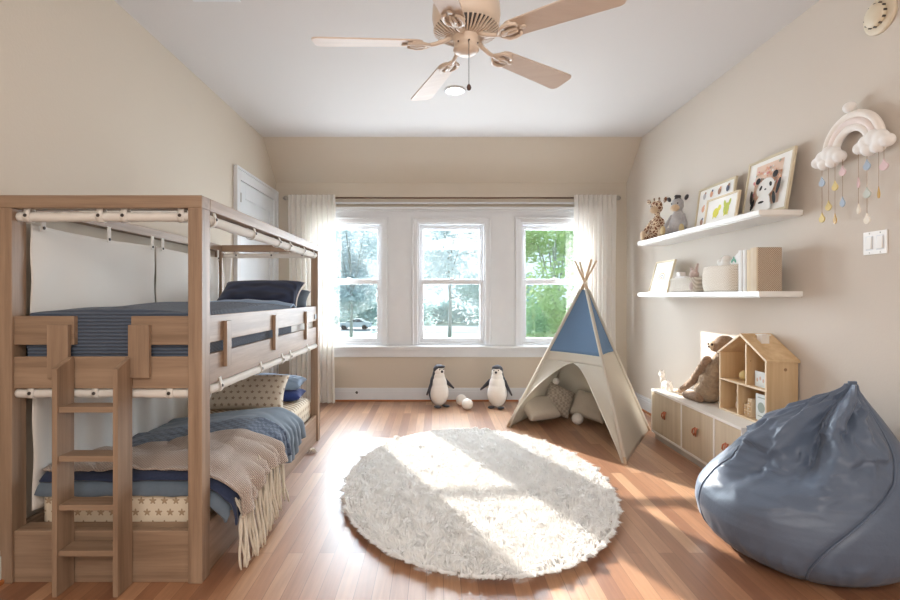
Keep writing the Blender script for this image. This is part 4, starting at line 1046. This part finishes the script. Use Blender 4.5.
M_SD = P('detector_cream', 228, 214, 190, .5)
MB().lathe([(.092, 0), (.092, .012), (.086, .018), (.06, .022)], (XR, 2.55, 2.68), 40, (-1, 0, 0)).build('base_plate', M_SD, sd, True)
MB().lathe([(.058, .018), (.056, .040), (.048, .048), (.02, .052), (0, .053)], (XR, 2.55, 2.68), 36, (-1, 0, 0)).build('cover', M_SD, sd, True)
for k in range(12):
    a = k*pi/6; MB().box(XR-.038, XR-.024, 2.55+.0575*cos(a)-.004, 2.55+.0575*cos(a)+.004, 2.68+.0575*sin(a)-.004, 2.68+.0575*sin(a)+.004).build('vent_slot', M_DARK, sd)

# ================================================================ BEAN BAG
CREASES = [(.052, .20, [(1.35, .95), (1.29, .775), (1.32, .66), (1.29, .535), (1.21, .47), (1.12, .45)]),
    (-.105, .17, [(1.20, .88), (1.16, .82), (1.235, .70), (1.22, .56), (1.13, .52), (1.03, .52)]),
    (.050, .17, [(1.22, .90), (1.12, .775), (1.07, .72), (.98, .67)]),
    (-.030, .09, [(1.42, .86), (1.38, .76), (1.44, .70)]), (.028, .08, [(1.50, .88), (1.46, .78), (1.53, .70)]),
    (-.022, .07, [(1.27, .80), (1.36, .77), (1.45, .79)]), (-.022, .06, [(1.10, .80), (1.20, .775), (1.24, .79)]),
    (-.016, .07, [(1.02, .60), (1.14, .63), (1.22, .60)]), (.014, .06, [(1.04, .56), (1.15, .585), (1.22, .56)]), (-.018, .06, [(1.34, .60), (1.44, .64), (1.54, .62)])]
def creases(a, zz):
    x, y, tot = a*.42, zz*.81, 0
    for amp, wd, pts in CREASES:
        best = 9
        for (a0, z0), (a1, z1) in zip(pts, pts[1:]):
            x0, y0, x1, y1 = a0*pi*.42, z0*.81, a1*pi*.42, z1*.81
            dx, dy = x1-x0, y1-y0; t = max(0, min(1, ((x-x0)*dx+(y-y0)*dy)/(dx*dx+dy*dy)))
            best = min(best, (x-x0-dx*t)**2+(y-y0-dy*t)**2)
        tot += amp*exp(-best/(wd*.45)**2)
    return tot
bean = thing('bean_bag_chair', 'large blue-grey teardrop bean bag by the right wall', 'bean bag', (1.77, 2.45, 0))
Lp = [(0, 1.52), (.03, 1.44), (.10, 1.365), (.20, 1.335), (.28, 1.355), (.36, 1.42), (.44, 1.52), (.52, 1.625), (.60, 1.715), (.66, 1.81), (.72, 1.925), (.77, 2.01), (.80, 2.055), (.812, 2.075)]
Rp = [(0, 2.08), (.03, 2.17), (.10, 2.235), (.20, 2.255), (.28, 2.255), (.36, 2.25), (.44, 2.242), (.52, 2.225), (.60, 2.20), (.66, 2.175), (.72, 2.145), (.77, 2.115), (.80, 2.095), (.812, 2.085)]
Fp = [(0, 2.16), (.03, 2.09), (.10, 2.035), (.20, 2.02), (.28, 2.03), (.36, 2.06), (.44, 2.11), (.52, 2.18), (.60, 2.265), (.66, 2.335), (.72, 2.405), (.77, 2.45), (.80, 2.475), (.812, 2.485)]
Kp = [(0, 2.76), (.03, 2.83), (.10, 2.88), (.20, 2.90), (.28, 2.895), (.36, 2.87), (.44, 2.83), (.52, 2.78), (.60, 2.74), (.66, 2.67), (.72, 2.60), (.77, 2.545), (.80, 2.52), (.812, 2.51)]
def itp(tb_, z):
    for (a, b), (c, d_) in zip(tb_, tb_[1:]):
        if z <= c: t = (z-a)/(c-a); return b+(d_-b)*t
    return tb_[-1][1]
def beanp(u, v, disp=True):
    z = .812*(1-(1-v)**1.25) if v > .0 else 0
    # smooth lookup
    s = lambda tb_: (itp(tb_, max(0, z-.025))+itp(tb_, z)*2+itp(tb_, min(.812, z+.025)))/4
    l, r_, f, k = s(Lp), s(Rp), s(Fp), s(Kp)
    cx_, cy_, rx, ry = (l+r_)/2, (f+k)/2, (r_-l)/2, (k-f)/2
    a = u*2*pi; ca, sa = cos(a), sin(a)
    e = .92
    p = Vector((cx_+rx*abs(ca)**e*(1 if ca > 0 else -1), cy_+ry*abs(sa)**e*(1 if sa > 0 else -1), z))
    if not disp: return p
    n_ = Vector((ca, sa, 0)); zz_ = z/.812
    ad = (a-pi*1.19+pi) % (2*pi)-pi                        # angle away from the hollow that faces the camera's left
    hol = exp(-(ad/.50)**2)*exp(-((zz_-.66)/.15)**2)
    d_ = -.03*hol
    d_ += .015*exp(-((ad-.72)/.26)**2)*exp(-((zz_-.62)/.22)**2)    # puffed bolster right of the hollow
    d_ += .005*exp(-((ad+.85)/.30)**2)*exp(-((zz_-.64)/.16)**2)    # and left of it
    d_ += creases(a+.10*nz(a*3, zz_*6, 1), zz_+.03*nz(a*4, zz_*5, 6))+.05*0
    lf = sm(1.25, .85, ad)*sm(-2.0, -1.3, ad)                      # the slack front panel, left of the seam
    g_ = sm(.46, .72, zz_)*(1-.75*sm(.9, 1, zz_))*lf
    fw = a*7.5+2.4*nz(zz_*3.2, a*1.3, 4)+1.4*nz(zz_*8, a*2.5, 7)
    fold = (1-abs(sin(fw)))**1.6*1.5-.45
    r2 = 1-2.6*abs(nz(a*3.1+zz_*2, zz_*9, 9)); r3 = 1-2.4*abs(nz(a*6, zz_*17+a*2, 2))
    d_ += g_*(.018*fold+.030*r2+.012*r3)
    mid = exp(-((zz_-.50)/.10)**2)*lf*exp(-((ad+.1)/.8)**2)
    d_ += .018*mid*(1-2.5*abs(nz(a*2.6, zz_*22, 6)))
    d_ += .008*nz(a*1.6, zz_*5, 5)
    d_ += .012*sm(.30, .06, zz_)*sm(0, .05, zz_)*lf*(1-2.2*abs(nz(a*6, zz_*5, 8)))
    for us in (US1(zz_), US2(zz_)):
        du = abs((u-us+.5) % 1-.5)*2*pi; d_ -= .012*exp(-(du/.045)**2)*(1-sm(.93, 1, zz_))
    p += n_*d_; p.z -= .05*hol
    return p
US1 = lambda t: .655+.165*sm(0, .85, t)
US2 = lambda t: .46
bm_ = MB().grid(lambda u, v: beanp(u, v), 260, 150, True)
bm_.b.verts.ensure_lookup_table(); bm_.b.faces.new(list(reversed(bm_.b.verts[:260]))); bm_.b.faces.new(bm_.b.verts[-260:])
bm_.build('cover', M_BEAN, bean, True)
for uf in (US1, US2, lambda t: .16):
    pts = []
    for i in range(71):
        v_ = .015+.98*i/70; us = uf(1-(1-v_)**1.25); pts.append(beanp(us, v_)+Vector((cos(us*2*pi), sin(us*2*pi), 0))*.005)
    MB().tube(pts, .0045, 6).build('seam', M_BEAN, bean, True)
tip = MB().box(2.06, 2.10, 2.49, 2.505, .79, .825, .004).build('pull_tab', M_BEAN, bean)

# ================================================================ OUTSIDE
GZ = -3.3
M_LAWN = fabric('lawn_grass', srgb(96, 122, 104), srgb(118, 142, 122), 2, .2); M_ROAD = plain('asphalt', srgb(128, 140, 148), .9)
struct(box('ground', -60, 60, 10, 120, GZ-.3, GZ, M_LAWN)); struct(box('road', -60, 60, 62, 76, GZ, GZ+.02, M_ROAD))
def leafm(name, c1, c2):
    t = NT(name); t.color(t.mix(t.noise(t.coord(), .9, 3), c1, c2)); t.rough(.6)
    tl = t.node('ShaderNodeBsdfTranslucent'); tl.inputs[0].default_value = C4(c2); mx_ = t.node('ShaderNodeMixShader'); mx_.inputs[0].default_value = .4
    t.link(t.b.outputs[0], mx_.inputs[1]); t.link(tl.outputs[0], mx_.inputs[2]); t.link(mx_.outputs[0], t.out.inputs[0]); return t.m
LG = leafm('bright_green_leaves', srgb(160, 196, 136), srgb(208, 228, 164)); LP = leafm('haze_pale_leaves', srgb(200, 212, 218), srgb(226, 234, 238)); LT = leafm('teal_leaves', srgb(172, 202, 202), srgb(200, 220, 218))  # outdoor haze is painted into these paled leaf colours
M_BARK = plain('bark', srgb(170, 172, 172), .9)  # bark colour lightened to carry the same haze
def tree(x, y, h_, r_, n, mat, label, seed, leaf=.22, zl=.30):
    rnd = random.Random(seed)
    t = thing('garden_tree', label, 'tree', (x, y, GZ), 0, None)
    tk = MB().tube([(x, y, GZ), (x+.1, y, GZ+h_*.3), (x-.1, y, GZ+h_*.75)], [.16, .11, .04], 8)
    cl = []
    for k in range(16):
        a = rnd.uniform(0, 6.28); rr = rnd.uniform(.2, .8)*r_; z = GZ+h_*rnd.uniform(zl, .95); q = 1-abs((z-GZ)/h_-.6)*.9
        c = Vector((x+cos(a)*rr*q, y+sin(a)*rr*q, z)); cl.append((c, r_*rnd.uniform(.25, .45)))
        tk.tube([(x, y, GZ+h_*rnd.uniform(.25, .6)), c.lerp(Vector((x, y, z)), .5)-Vector((0, 0, .3)), c], [.045, .03, .012], 6)
    tk.build('trunk', M_BARK, t, True)
    vs, fs = [], []
    for k in range(n):
        c, cr = rnd.choice(cl); d_ = Vector((rnd.gauss(0, 1), rnd.gauss(0, 1), rnd.gauss(0, 1))).normalized()*cr*rnd.random()**.4
        p = c+d_; a = Vector((rnd.gauss(0, 1), rnd.gauss(0, 1), rnd.gauss(0, .6))).normalized(); b = a.orthogonal().normalized()
        s_ = leaf*rnd.uniform(.6, 1.2); i0 = len(vs)
        vs.extend([p-a*s_, p+b*s_*.45, p+a*s_, p-b*s_*.45]); fs.append((i0, i0+1, i0+2, i0+3))
    me = bpy.data.meshes.new('foliage'); me.from_pydata([tuple(v) for v in vs], [], fs); me.materials.append(mat); link('foliage', me, t)
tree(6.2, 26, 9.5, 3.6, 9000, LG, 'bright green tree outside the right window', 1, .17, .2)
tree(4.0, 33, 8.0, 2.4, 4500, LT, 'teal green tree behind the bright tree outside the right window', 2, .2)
tree(1.0, 38, 13.5, 5.4, 10000, LP, 'haze-paled grey-green tree outside the middle window', 3, .24)
tree(-7.5, 44, 12.5, 4.8, 9000, LP, 'haze-paled tree outside the left window', 4, .24, .25)
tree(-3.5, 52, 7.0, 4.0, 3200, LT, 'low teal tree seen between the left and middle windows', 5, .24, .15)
hg = thing('hedge_row', 'distant row of greenery beyond the road outside', 'hedge', (0, 84, GZ))
vs, fs = [], []; rnd = random.Random(9)
for k in range(9000):
    p = Vector((rnd.uniform(-30, 30), 84+rnd.uniform(-1.5, 1.5), 0)); p.z = GZ+rnd.random()**.8*(3.2+1.6*nz(p.x*.25, 1)); a = Vector((rnd.gauss(0, 1), rnd.gauss(0, 1), rnd.gauss(0, 1))).normalized(); b = a.orthogonal(); s_ = .42
    i0 = len(vs); vs.extend([p-a*s_, p+b*s_*.5, p+a*s_, p-b*s_*.5]); fs.append((i0, i0+1, i0+2, i0+3))
me = bpy.data.meshes.new('foliage'); me.from_pydata([tuple(v) for v in vs], [], fs); me.materials.append(LT); link('foliage', me, hg)
# car
cx0, cy0 = -11.0, 68
car = thing('parked_car', 'silver car parked on the street outside the left window', 'car', (cx0, cy0, GZ+.02))
M_CAR = plain('silver_paint', srgb(190, 200, 208), .25, .02, bump=0, metal=.3)
MB().prism([(-2.2, .35), (-2.2, .75), (-2.0, .92), (-1.1, 1.0), (-.45, 1.42), (.75, 1.46), (1.45, 1.05), (2.15, .95), (2.25, .6), (2.2, .35)], (cx0, cy0+.9, GZ+.02), (1, 0, 0), (0, 0, 1), 1.75).build('body', M_CAR, car)
MB().prism([(-1.0, 1.0), (-.42, 1.36), (.12, 1.38), (.12, 1.0)], (cx0, cy0-.84, GZ+.02), (1, 0, 0), (0, 0, 1), .02).prism([(.2, 1.0), (.2, 1.38), (.7, 1.38), (1.25, 1.03)], (cx0, cy0-.84, GZ+.02), (1, 0, 0), (0, 0, 1), .02).build('side_windows', P('car_glass', 60, 70, 80, .1), car)
for dx in (-1.4, 1.35):
    for dy in (-.8, .8): MB().lathe([(.33, -.1), (.33, .1), (.2, .11)], (cx0+dx, cy0+dy, GZ+.35), 20, (0, -1, 0)).build('wheel', P('tyre', 40, 40, 42, .8), car)
